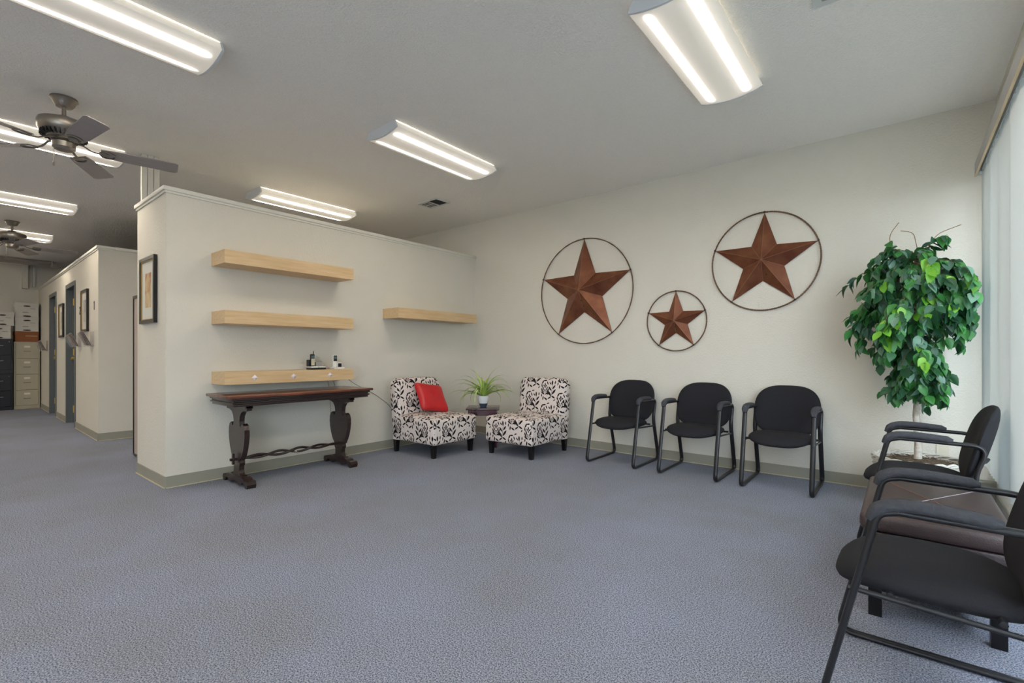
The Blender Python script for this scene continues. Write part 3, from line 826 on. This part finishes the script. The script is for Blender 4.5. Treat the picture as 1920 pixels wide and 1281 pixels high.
# ------------------------------------------------------------------ patterned slipper chairs (local: faces -y, back at +y)
def slipper_chair(label):
    t = thing('slipper_chair', (0, 0, 0), 0, label, 'armchair', 'black and cream floral slipper chairs')
    w_, d_ = .635, .735
    m = MB().box(-w_ / 2, w_ / 2, -d_ / 2, d_ / 2 - .05, .135, .405, bevel=.035, seg=4)
    def puff(x, y, z):
        k = max(0, (z - .33) / .075); q = max(0, 1 - (2 * x / w_) ** 2) * max(0, 1 - (2 * y / d_) ** 2)
        return (x, y, z + .022 * k * q)
    bmesh.ops.subdivide_edges(m.bm, edges=[e for e in m.bm.edges if e.calc_length() > .2], cuts=5, use_grid_fill=True)
    m.warp(puff).boxuv().build('seat', M['damask'], t, smooth=50)
    # backrest: outline in x,z with big rounded top corners, leaning backwards
    hw = w_ / 2; yb = d_ / 2 - .19
    prof = [(0, .05), (.006, .028), (.018, .012), (.040, .002), (.060, 0), (.105, 0), (.125, .004), (.140, .014), (.150, .035)]
    rings = []; m = MB()
    for (y, ins) in prof:
        x1 = hw - ins; z1 = .80 - ins; rr = .080 - ins * .4
        out = [(-x1, .14), (-x1 / 3, .14), (x1 / 3, .14), (x1, .14), (x1, .35), (x1, .55)]
        out += arc((x1 - rr, z1 - rr), rr, 0, 90, 8, lambda a, b: (a, b)) + [(x1 / 3, z1 + .004), (-x1 / 3, z1 + .004)]
        out += arc((-x1 + rr, z1 - rr), rr, 90, 180, 8, lambda a, b: (a, b)) + [(-x1, .55), (-x1, .35)]
        rings.append(m.verts([(a, yb + y + (b - .14) * .09, b) for a, b in out]))
    for A, B in zip(rings, rings[1:]):
        n_ = len(A)
        for q in range(n_): m.bm.faces.new((A[q], A[(q + 1) % n_], B[(q + 1) % n_], B[q]))
    m.bm.faces.new(rings[0][::-1]); m.bm.faces.new(rings[-1])
    m.boxuv()
    m.build('backrest', M['damask'], t, smooth=50)
    for sx in (-1, 1):
        for sy in (-1, 1):
            m = MB(); cx, cy = sx * (w_ / 2 - .05), sy * (d_ / 2 - .06) + (-.005 if sy > 0 else 0)
            a, b = .026, .018
            A = m.verts([(cx - b, cy - b, 0), (cx + b, cy - b, 0), (cx + b, cy + b, 0), (cx - b, cy + b, 0)])
            B = m.verts([(cx - a, cy - a, .136), (cx + a, cy - a, .136), (cx + a, cy + a, .136), (cx - a, cy + a, .136)])
            for j in range(4): m.bm.faces.new((A[j], A[(j + 1) % 4], B[(j + 1) % 4], B[j]))
            m.bm.faces.new(A[::-1]); m.bm.faces.new(B)
            m.build('leg', M['blackwood'], t)
    return t
c1 = slipper_chair('floral print slipper chair right of the potted spider plant, backing the star wall')
c1.location = (-3.19, 4.20, 0)
c2 = copy_tree(c1); c2.location = (-4.035, 3.57, 0); c2.rotation_euler = (0, 0, R(90))
c2['label'] = 'floral print slipper chair holding the red cushion, against the shelf partition'

# red cushion leaning on the left chair's backrest
m = MB().pillow(.36, .36, .11, ex=9, n=48, m=8, p=3.2, flat=.5)
def corner(x, y, z):
    r = max(abs(x), abs(y)) / .18; c = (abs(x) * abs(y)) / (.18 * .18)
    k = 1 + .03 * c - .04 * (1 - c) * r ** 4
    return (x * k, y * k, z * (1 - .9 * math.exp(-((x * x + y * y) / .0012))* .35))
m.warp(corner)
t = m.build('throw_pillow', M['red'], smooth=60)
tag(t, 'square red satin cushion with a centre button', 'cushion')
t.matrix_world = Matrix.Translation((-4.10, 3.60, .585)) @ Matrix.Rotation(R(90), 4, 'Z') @ Matrix.Rotation(R(-52), 4, 'X').inverted() @ Matrix.Rotation(R(-11), 4, 'Z')
b = MB().lathe([(.0, -.002), (.012, 0), (.011, .006), (.004, .009)], 12, capb=False).build('button', M['red'], t, loc=(0.02, 0, .040))

# ------------------------------------------------------------------ corner table and spider plant
t = thing('side_table', (-3.83, 4.164, 0), R(39.2), 'small dark cherry side table set diagonally in the corner', 'table')
TT = .45
MB().box(-.19, .19, -.19, .19, TT - .020, TT, bevel=.005).build('table_top', M['tablewood'], t, smooth=30)
MB().box(-.165, .165, -.165, .165, TT - .085, TT - .020).build('apron', M['tablewood'], t)
for sx in (-1, 1):
    for sy in (-1, 1): MB().box(sx * .15 - .014, sx * .15 + .014, sy * .15 - .014, sy * .15 + .014, 0, TT - .085).build('leg', M['tablewood'], t)
t = thing('spider_plant', (-3.80, 4.13, TT), 0, 'spider plant with arching leaves in a white and slate pot', 'potted plant')
MB().lathe([(.034, 0), (.046, .03), (.052, .048)], 24, capt=False).build('pot_base', M['potgrey'], t, smooth=50)
MB().lathe([(.052, .048), (.066, .09), (.068, .135), (.062, .137), (.060, .125)], 24, capb=False, capt=False).build('pot', M['potwhite'], t, smooth=50)
MB().lathe([(.060, .118), (.001, .122)], 20).build('soil', M['soil'], t)
random.seed(11)
def strap(length, az, lift, droop, wd):
    m = MB(); n_ = 9; L_, R_ = [], []
    p = Vector((0, 0, .12)); ang = lift; ca, sa = math.cos(az), math.sin(az)
    p += Vector((ca, sa, 0)) * .012
    pts = []
    for k in range(n_ + 1):
        if k: p.z = max(p.z, .008 if math.hypot(p.x, p.y) < .29 else -.022)
        pts.append((p.copy(), ang))
        p = p + Vector((ca * math.cos(ang), sa * math.cos(ang), math.sin(ang))) * (length / n_)
        ang -= droop / n_ * (0.4 + 1.2 * k / n_)
    side = Vector((-sa, ca, 0))
    for k, (q, an) in enumerate(pts):
        s_ = k / n_; ww = wd * (0.55 + .9 * s_ if s_ < .4 else (1 - s_) * 1.5 + .03) * .5
        up = Vector((-ca * math.sin(an), -sa * math.sin(an), math.cos(an))) * ww * .5
        L_.append((m.bm.verts.new(q + side * ww + up), m.bm.verts.new(q), m.bm.verts.new(q - side * ww + up)))
    for A, B in zip(L_, L_[1:]):
        m.bm.faces.new((A[0], A[1], B[1], B[0])); m.bm.faces.new((A[1], A[2], B[2], B[1]))
    return m
for k in range(50):
    az = 2 * PI * k / 50 * 7 + random.uniform(-.2, .2)
    lf = R(random.choice((80, 70, 58, 46, 34)) + random.uniform(-6, 6))
    strap(random.uniform(.30, .50), az, lf, R(random.uniform(85, 195)), random.uniform(.022, .030)).build('leaf', M['spider'] if k % 3 else M['spider2'], t, smooth=60)

# ------------------------------------------------------------------ guest chairs (local: faces -y; sled from y=-.30 to .30)
def guest_chair(label):
    t = thing('guest_chair', (0, 0, 0), 0, label, 'chair', 'black fabric guest chairs with sled bases')
    HW = .243
    def prof(s):
        P = [(-.15, .628), (-.19, .605), (-.298, .018), (.30, .018), (.165, .45), (.235, .612), (-.02, .630)]
        pts = [Vector((s * HW, y, z)) for y, z in P]
        return pts
    for s in (-1, 1):
        x = s * HW
        loop = [(-.110, .622), (-.158, .610), (-.297, .012), (.305, .012), (.170, .44), (.232, .615), (-.110, .622)]
        pts = rounded([(x, y, z) for y, z in loop], {1: .035, 2: .055, 3: .06, 4: .12, 5: .07}, 6)
        fr = MB().tube(pts, .0105, 10, rx=.0175, up=(1, 0, 0)).build('side_frame', M['blackmetal'], t, smooth=60)
        # arm pad following the arm tube, drooping over its front end
        pp = [(x, -.178, .590), (x, -.160, .624), (x, -.125, .640), (x, -.07, .644), (x, .0, .641), (x, .075, .634), (x, .10, .631)]
        pp = rounded(pp, .03, 3)
        n_ = len(pp); rr = [.019 * min(1, .55 + k * .25, .5 + (n_ - 1 - k) * .25) for k in range(n_)]; rxx = [.026 * min(1, .6 + k * .25, .5 + (n_ - 1 - k) * .25) for k in range(n_)]
        MB().tube(pp, rr, 12, rx=rxx, up=(1, 0, 0)).build('arm_pad', M['padfab'], t, smooth=60)
        # seat rail between front leg and rear upright
        MB().tube([(x, -.228, .375), (x, .192, .352)], .008, 8).build('seat_rail', M['blackmetal'], t, smooth=60)
    for y, z in ((-.13, .378), (.10, .376)):
        MB().tube([(-HW, y, z), (HW, y, z)], .009, 8).build('cross_bar', M['blackmetal'], t, smooth=60)
    def sf(x, y, z):
        f = max(0, (-y - .12) / .14)
        return (x * (1 - .05 * max(0, y) / .25), y - .035, z + .385 - .030 * f ** 1.6 + .010 * (2 * x / .47) ** 2 - .02 * max(0, y / .25) ** 2)
    MB().pillow(.462, .485, .105, ex=2.9, n=48, m=8, p=3.4, fn=sf, flat=.42).build('seat', M['fabric'], t, smooth=60)
    MB().box(-.16, .16, -.18, .12, .372, .380).build('seat_pan', M['blackplastic'], t)
    # back: pillow stood up, wider at the middle, leaning and wrapped
    def bf(x, y, z):
        zz = y                                   # y of the pillow becomes height
        wx = x * (1 - .10 * max(0, zz / .21) ** 2 - .06 * max(0, -zz / .21) ** 2)
        return (wx, .205 + zz * .26 - z - .035 * (x / .24) ** 2 + .02, .592 + zz * .98)
    MB().pillow(.500, .425, .066, ex=3.2, n=48, m=8, p=3.2, fn=bf, flat=.5).build('backrest', M['fabric'], t, smooth=60)
    for s in (-1, 1): MB().tube([(s * HW, .200, .53), (s * .20, .222, .535), (s * .15, .236, .54)], .008, 8).build('back_bracket', M['blackmetal'], t, smooth=60)
    return t
gc = guest_chair('black guest chair with sled base, leftmost of the three under the stars')
gc.location = (-2.183, 4.44, 0)
for x, y, rz, lb in ((-1.453, 4.44, 0, 'black guest chair with sled base, middle of the three under the stars'),
                     (-.768, 4.44, 0, 'black guest chair with sled base, right one of the three beside the ficus'),
                     (.095, 3.53, -PI / 2, 'black guest chair facing left in front of the ficus, by the blinds'),
                     (.10, 1.99, -PI / 2, 'nearest black guest chair, cut off at the bottom right corner')):
    t = copy_tree(gc); t.location = (x, y, 0); t.rotation_euler = (0, 0, rz); t['label'] = lb

# ------------------------------------------------------------------ leather ottoman between the window side chairs
OX0, OX1, OY0, OY1 = -.14, .32, 2.42, 3.20
t = thing('leather_ottoman', ((OX0 + OX1) / 2, (OY0 + OY1) / 2, 0), 0, 'low brown leather bench table with crossed stitching between two chairs', 'ottoman')
hx, hy = (OX1 - OX0) / 2, (OY1 - OY0) / 2
MB().box(-hx, hx, -hy, hy, .355, .425, bevel=.022, seg=4).build('cushion_top', M['leather'], t, smooth=50)
MB().box(-hx + .012, hx - .012, -hy + .012, hy - .012, .12, .355, bevel=.012, seg=3).build('lower_body', M['leatherside'], t, smooth=50)
for sx in (-1, 1):
    for sy in (-1, 1): MB().box(sx * (hx - .05) - .022, sx * (hx - .05) + .022, sy * (hy - .06) - .022, sy * (hy - .06) + .022, 0, .122).build('leg', M['blackwood'], t)
MB().tube([(-hx + .03, -hy + .03, .4255), (hx - .03, hy - .03, .4255)], .0022, 5).build('seam', M['stitch'], t)
MB().tube([(-hx + .03, hy - .03, .4255), (hx - .03, -hy + .03, .4255)], .0022, 5).build('seam', M['stitch2'], t)

# ------------------------------------------------------------------ ficus tree
TX, TY = .075, 4.36
t = thing('ficus_tree', (TX, TY, 0), 0, 'tall artificial ficus tree with white trunk in a whitewashed basket', 'potted plant')
m = MB()
for k in range(11):      # wicker rounds
    z = .014 + k * .031; r0 = .185 + .055 * k / 10
    path = [((r0 + .006 * math.sin(j * PI * 2 / 3 + k * 2)) * math.cos(2 * PI * j / 60), (r0 + .006 * math.sin(j * PI * 2 / 3 + k * 2)) * math.sin(2 * PI * j / 60), z) for j in range(60)]
    m.tube(path, .013, 5, closed=True)
m.lathe([(.17, .002), (.222, .33)], 30, capt=False)
m.build('basket', M['wicker'], t, smooth=60)
m = MB()
for s in (0, PI):
    path = [(.243 * math.cos(2 * PI * j / 90) + .008 * math.cos(j * .7 + s) * math.cos(2 * PI * j / 90), .243 * math.sin(2 * PI * j / 90) + .008 * math.cos(j * .7 + s) * math.sin(2 * PI * j / 90), .345 + .008 * math.sin(j * .7 + s)) for j in range(90)]
    m.tube(path, .009, 5, closed=True)
m.build('basket_rim', M['wicker'], t, smooth=60)
random.seed(5)
m = MB(); m.lathe([(.225, .316), (.18, .330), (.10, .342), (.001, .346)], 32)
for k in range(260):
    a = random.uniform(0, 2 * PI); q = .21 * math.sqrt(random.random()); b = random.uniform(0, PI)
    c = Vector((q * math.cos(a), q * math.sin(a), .334 + .012 * (1 - q / .21))); dd = Vector((math.cos(b), math.sin(b), random.uniform(-.1, .35))) * .014
    m.tube([c - dd, c + dd], .002, 3)
m.build('moss', M['soil'], t)
tr = [(0, 0, .27), (.004, -.006, .45), (-.008, .0, .65), (.006, .008, .85), (.0, .0, 1.05), (-.01, 0, 1.25), (.0, .01, 1.45), (.01, 0, 1.62)]
MB().tube(tr, [.023, .020, .018, .018, .017, .015, .012, .008], 10).build('trunk', M['bark'], t, smooth=60)
MB().tube([(.014, .006, .27), (.020, .010, .5), (.008, .018, .8), (.022, .012, 1.1), (.03, .02, 1.4)], [.011, .010, .010, .009, .006], 8).build('trunk', M['bark'], t, smooth=60)
# leaf meshes, three bends
def leaf_mesh(name, curl, fold, mt_):
    me = bpy.data.meshes.new(name)
    L_ = .082; prof = [(0, .0), (.14, .55), (.38, 1.0), (.62, .86), (.82, .48), (1.0, .0)]
    V, F = [], []
    for s_, w_ in prof:
        zc = -curl * s_ * s_ * L_
        ww = w_ * .027
        V += [(-ww, s_ * L_, zc + fold * ww), (0, s_ * L_, zc), (ww, s_ * L_, zc + fold * ww)]
    for k in range(len(prof) - 1):
        a = 3 * k
        for q in ((a, a + 1, a + 4, a + 3), (a + 1, a + 2, a + 5, a + 4)): F.append(q)
    F2 = []
    for q in F:
        pts = []; 
        for i in q:
            if not any((Vector(V[i]) - Vector(V[j])).length < 1e-6 for j in pts): pts.append(i)
        if len(pts) > 2: F2.append(pts)
    me.from_pydata(V, [], F2); me.materials.append(mt_)
    me.polygons.foreach_set('use_smooth', [True] * len(me.polygons))
    return me
LM = [[leaf_mesh('leaf', c_, f_, q) for c_, f_ in ((.25, .3), (.5, .5), (.1, .15))] for q in LEAFM]
random.seed(21)
def crown_ok(p):
    return p.x < .33 and p.y < YS - TY - .05 and p.x > -.52
spots = []      # (pos, direction out)
twigs = MB()
def spray(p0, d0, L_, nleaf, droop):
    p = Vector(p0); d = Vector(d0).normalized(); path = [p.copy()]
    st = 7
    for k in range(st):
        d = (d + Vector((random.uniform(-.12, .12), random.uniform(-.12, .12), -droop / st))).normalized()
        q = p + d * (L_ / st)
        q.x = min(q.x, .27 + random.uniform(-.02, .02)); q.y = min(q.y, .30)
        p = q; path.append(p.copy())
    twigs.tube(path, [.0032 * (1 - .1 * i) for i in range(st + 1)], 4)
    for k in range(nleaf):
        s_ = .25 + .75 * (k + random.random()) / nleaf; i = min(st - 1, int(s_ * st)); fpos = path[i].lerp(path[i + 1], s_ * st - i)
        td = (path[i + 1] - path[i]).normalized()
        spots.append((fpos, td))
for k in range(100):           # crown sprays: umbrella from the trunk head
    az = 2 * PI * (k * .618) ; el = random.uniform(-.15, 1.15)
    hgt = random.uniform(1.38, 1.74)
    d = Vector((math.cos(az) * math.cos(el), math.sin(az) * math.cos(el), math.sin(el)))
    L_ = random.uniform(.32, .50) * (1.0 if el < .7 else .68)
    if math.cos(az) < -.2: L_ += .07
    spray((random.uniform(-.03, .03), random.uniform(-.03, .03), hgt), d, L_, 12, random.uniform(1.1, 2.5))
for k in range(60):           # lower sprays hanging around the trunk
    az = 2 * PI * k * .618; hgt = random.uniform(.84, 1.36)
    spray((0, 0, hgt), (math.cos(az), math.sin(az), .25), random.uniform(.12, .27), 5, 1.9)
twigs.build('branches', M['twig'], t)
tw = MB()
for a_, b_, c_ in (((-.12, -.05, 1.78), (-.16, -.05, 1.90), (-.10, -.05, 1.99)), ((.06, -.05, 1.80), (.10, -.05, 1.88), (.22, -.06, 1.92)), ((.0, 0, 1.80), (-.02, 0, 1.92), (-.09, 0, 1.94))):
    tw.tube(rounded([a_, b_, c_], .1, 5), .0025, 5)
tw.build('bare_twig', M['twig'], t)
def leaf_matrix(p, td):
    side = Vector((random.uniform(-1, 1), random.uniform(-1, 1), random.uniform(-.4, .3)))
    d = (td * .5 + side * .8 + Vector((0, 0, -.55)) + Vector((p.x, p.y, 0)) * .9).normalized()
    up = Vector((p.x * 1.2 + random.uniform(-.5, .5), p.y * 1.2 + random.uniform(-.5, .5), .75 + random.uniform(-.3, .3)))
    up = (up - d * up.dot(d)).normalized(); x = d.cross(up)
    s_ = random.uniform(.80, 1.18)
    m_ = Matrix((x, d, up)).transposed().to_4x4()
    return Matrix.Translation(p) @ m_ @ Matrix.Scale(s_, 4)
extra = []
for (p, td) in spots:                         # two leaves per node
    extra.append((p, td)); extra.append((p + Vector((random.uniform(-.02, .02), random.uniform(-.02, .02), random.uniform(-.02, .01))), td))
spots = [(p, td) for p, td in extra if p.x < .29]
camv = Vector((-TX, -TY, 0)).normalized()
spots.sort(key=lambda s_: -(Vector((s_[0].x, s_[0].y, 0)).dot(camv) + .15 * s_[0].z))
rest = MB(); n_leaf = 0
rest_v, rest_f, rest_m = [], [], []
for i, (p, td) in enumerate(spots):
    q = random.random(); front = p.dot(camv) > -.02
    mi = 0 if q < .34 else 3 if q < .60 else 1 if q < .82 else 2
    me = random.choice(LM[mi])
    for _ in range(8):
        mx = leaf_matrix(p, td); tip = mx @ Vector((0, .085, 0))
        if tip.x < .300 and tip.y < .40: break
    else: continue
    if i < 300:
        o = bpy.data.objects.new('leaf', me); C.objects.link(o); o.parent = t; o.matrix_local = mx
    else:
        b0 = len(rest_v)
        rest_v += [tuple(mx @ v.co) for v in me.vertices]
        for f in me.polygons: rest_f.append([b0 + j for j in f.vertices]); rest_m.append(mi if mi != 2 else 3)
me = bpy.data.meshes.new('foliage'); me.from_pydata(rest_v, [], rest_f)
for q in LEAFM: me.materials.append(q)
me.polygons.foreach_set('material_index', rest_m); me.polygons.foreach_set('use_smooth', [True] * len(me.polygons))
o = bpy.data.objects.new('foliage', me); C.objects.link(o); o.parent = t; o['kind'] = 'stuff'

# outlet on the star wall behind the basket
t = thing('wall_outlet', (.225, YS, .342), 0, 'ivory wall outlet low on the star wall behind the ficus', 'outlet')
MB().box(-.035, .035, -.006, -.0005, -.055, .055, bevel=.002).build('cover_plate', M['outlet'], t)
for z in (-.022, .022): MB().box(-.016, .016, -.008, -.006, z - .013, z + .013).build('socket', M['outlet'], t)

# ------------------------------------------------------------------ framed pictures
def picture(loc, rot, w_, h_, art, label):
    # local x along the wall, local y out of the wall, z up
    t = thing('framed_picture', loc, rot, label, 'picture')
    f = .028; d = .028
    m = MB()
    m.box(-w_ / 2, w_ / 2, .001, d, -h_ / 2, -h_ / 2 + f).box(-w_ / 2, w_ / 2, .001, d, h_ / 2 - f, h_ / 2)
    m.box(-w_ / 2, -w_ / 2 + f, .001, d, -h_ / 2 + f, h_ / 2 - f).box(w_ / 2 - f, w_ / 2, .001, d, -h_ / 2 + f, h_ / 2 - f)
    m.build('frame', M['frameblack'], t)
    a, b = w_ / 2 - f, h_ / 2 - f; g = .007
    m = MB().box(-a, a, .001, d - .006, -b, -b + g).box(-a, a, .001, d - .006, b - g, b).box(-a, -a + g, .001, d - .006, -b + g, b - g).box(a - g, a, .001, d - .006, -b + g, b - g)
    m.build('gilt_fillet', M['gold'], t)
    MB().box(-a + g, a - g, .001, .012, -b + g, b - g).build('mat_board', M['mattboard'], t)
    MB().box(-w_ * .20, w_ * .20, .012, .0135, -h_ * .26, h_ * .26).build('print', M[art], t)
    return t
picture((-4.972, PY0, 1.612), PI, .42, .56, 'art1', 'black framed print with warm figure on the partition end')
def cwp(s, n, z):
    return (CW[0] - s * math.cos(PHI) - n * math.sin(PHI), CW[1] + s * math.sin(PHI) - n * math.cos(PHI), z)
picture(cwp(.82, 0, 1.65), PI - PHI, .44, .56, 'art2', 'black framed print between the numerals 1 and 2 on the corridor wall')
picture(cwp(2.87, 0, 1.61), PI - PHI, .42, .54, 'art2', 'farther black framed print between the two corridor doors')

# numerals
def numeral(kind, s, z):
    m = MB()
    if kind == '1':
        m.box(-.009, .009, .0005, .006, -.055, .055).box(.009, .022, .0005, .006, .030, .044)
    else:
        pts = arc((0, .025), .026, 170, -20, 8, lambda a, b: (-a, .003, b)) + [(.028, .003, -.045)]
        pts = [(-p[0] * -1, p[1], p[2]) for p in pts]
        m.tube(pts, .003, 6, rx=.007)
        m.box(-.030, .032, .0005, .006, -.056, -.043)
    o = m.build('door_numeral', M['ink'], loc=cwp(s, 0, z), rot=CR)
    return tag(o, 'black numeral %s on the corridor wall %s' % (kind, 'near its outer corner' if kind == '1' else 'beside the first door'), 'numeral', 'office numerals')
numeral('1', .24, 1.685); numeral('2', 1.26, 1.68)

# brochure holders
def rack(s, z, label):
    t = thing('brochure_holder', cwp(s, 0, z), PI - PHI, label, 'brochure holder', 'clear brochure holders on the corridor wall')
    MB().box(-.12, .12, .001, .004, 0, .19).build('back_plate', M['acrylic'], t)
    m = MB()
    for k in range(4):
        mx = Matrix.Translation((0, .02 + k * .014, .01)) @ Matrix.Rotation(R(-24), 4, 'X')
        MB().box(-.10 + k * .004, .10 - k * .004, 0, .004, 0, .20 - k * .01, mx=mx).build('brochure', M['paper'], t)
    mx = Matrix.Translation((0, .085, .0)) @ Matrix.Rotation(R(-24), 4, 'X')
    m.box(-.12, .12, 0, .003, 0, .15, mx=mx).box(-.12, .12, .001, .088, -.003, 0)
    m.build('front_panel', M['acrylic'], t)
rack(.38, 1.17, 'clear wall holder of brochures nearest the corridor corner')
rack(1.28, 1.17, 'clear wall holder of brochures beside the first blue grey door')
rack(4.72, 1.13, 'clear wall holder of brochures farthest along, next to the filing cabinets')

# ------------------------------------------------------------------ cubicle panel end beside the partition
t = thing('office_panel', (-5.83, 1.42, 0), 0, 'taupe fabric office screen with black frame behind the partition', 'screen')
MB().box(-.44, .44, -.018, .018, .03, 1.65).build('fabric_face', M['panel'], t)
m = MB().box(-.462, -.44, -.025, .025, 0.012, 1.68).box(.44, .462, -.025, .025, 0.012, 1.68).box(-.44, .44, -.025, .025, 1.65, 1.68).box(-.44, .44, -.025, .025, .012, .03)
m.build('frame', M['frameblack'], t)
for x in (-.42, .42): MB().lathe([(.018, 0), (.018, .012)], 12, (x, 0, 0)).build('foot', M['frameblack'], t)

# ------------------------------------------------------------------ filing cabinets (front faces +x)
def cabinet(name, loc, w_, h_, nd, m_, pull, label, dark=False, group=None):
    t = thing(name, loc, 0, label, 'filing cabinet', group)
    D = .42
    MB().box(-D, -.022, -w_ / 2, w_ / 2, 0.001, h_).build('cabinet_body', m_, t)
    m = MB().box(-.022, 0, -w_ / 2, -w_ / 2 + .02, .001, h_).box(-.022, 0, w_ / 2 - .02, w_ / 2, .001, h_).box(-.022, 0, -w_ / 2 + .02, w_ / 2 - .02, h_ - .02, h_).box(-.022, 0, -w_ / 2 + .02, w_ / 2 - .02, .001, .065)
    m.build('face_frame', m_, t)
    dh = (h_ - .085) / nd
    for k in range(nd):
        z0 = .065 + k * dh + .004; z1 = z0 + dh - .008
        d = MB().box(-.021, .004, -w_ / 2 + .024, w_ / 2 - .024, z0, z1, bevel=.003).build('drawer', m_, t)
        zc = z0 + dh * .60
        m = MB()
        if not dark:
            m.tube(rounded([(.004, -.05, zc - .04), (.026, -.045, zc - .045), (.026, .045, zc - .045), (.004, .05, zc - .04)], .012, 4), .005, 6)
            m.build('handle', pull, d, smooth=50)
            MB().box(.004, .008, -.042, .042, zc + .025, zc + .062).build('label_holder', M['labelc'], d)
        else:
            m.tube([(.012, -.06, zc), (.012, .06, zc)], .007, 6); m.box(.004, .012, -.055, -.045, zc - .004, zc + .004); m.box(.004, .012, .045, .055, zc - .004, zc + .004)
            m.build('handle', pull, d, smooth=50)
    if dark: MB().lathe([(.008, 0), (.008, .006)], 10).build('lock', M['chrome'], t, loc=(0.001, w_ / 2 - .05, h_ - .055), rot=(0, PI / 2, 0))
    return t
cabinet('file_cabinet', (-13.30, 1.285, 0), .36, 1.31, 4, M['tancab'], M['chrome'], 'putty coloured four drawer filing cabinet at the far end')
cabinet('file_cabinet', (-13.24, .90, 0), .37, .70, 2, M['blackcab'], M['chrome'], 'lower black two drawer filing cabinet left of the putty one', True, 'stacked black filing cabinets')
cabinet('file_cabinet', (-13.22, .90, .702), .37, .66, 2, M['blackcab'], M['chrome'], 'upper black two drawer filing cabinet stacked left of the putty one', True, 'stacked black filing cabinets')

def filebox(loc, w_, h_, label, m_=None, group='white cardboard file boxes'):
    t = thing('file_box', loc, 0, label, 'box', group)
    D = .36
    MB().box(-D, -.003, -w_ / 2 + .004, w_ / 2 - .004, 0, h_ - .06).build('box_body', m_ or M['whitebox'], t)
    MB().box(-D - .003, .002, -w_ / 2, w_ / 2, h_ - .075, h_ - .001, bevel=.002).build('lid', m_ or M['whitebox'], t)
    if m_ is None:
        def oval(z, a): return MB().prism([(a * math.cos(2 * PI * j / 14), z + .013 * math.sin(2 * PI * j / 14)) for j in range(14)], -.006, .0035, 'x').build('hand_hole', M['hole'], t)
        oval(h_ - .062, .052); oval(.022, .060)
        MB().box(-.003, -.0015, .045, .12, h_ - .112, h_ - .106).box(-.003, -.0015, -.06, .02, h_ * .32, h_ * .32 + .010).build('printed_line', M['print'], t)
    else:
        MB().box(-.003, -.001, -.02, w_ / 2 - .02, h_ * .52, h_ * .60).build('tape_strip', M['tape'], t)
    return t
filebox((-13.31, 1.285, 1.311), .33, .205, 'brown cardboard box on top of the putty filing cabinet', M['brownbox'], None)
filebox((-13.31, 1.285, 1.517), .33, .275, 'white file box resting directly on the brown cardboard box')
filebox((-13.31, 1.285, 1.793), .33, .280, 'white file box topmost of the stack above the brown box')
filebox((-13.26, .90, 1.363), .325, .25, 'white file box resting on the upper black filing cabinet')
filebox((-13.24, .945, 1.614), .325, .26, 'white file box topmost of the stack above the black cabinets')
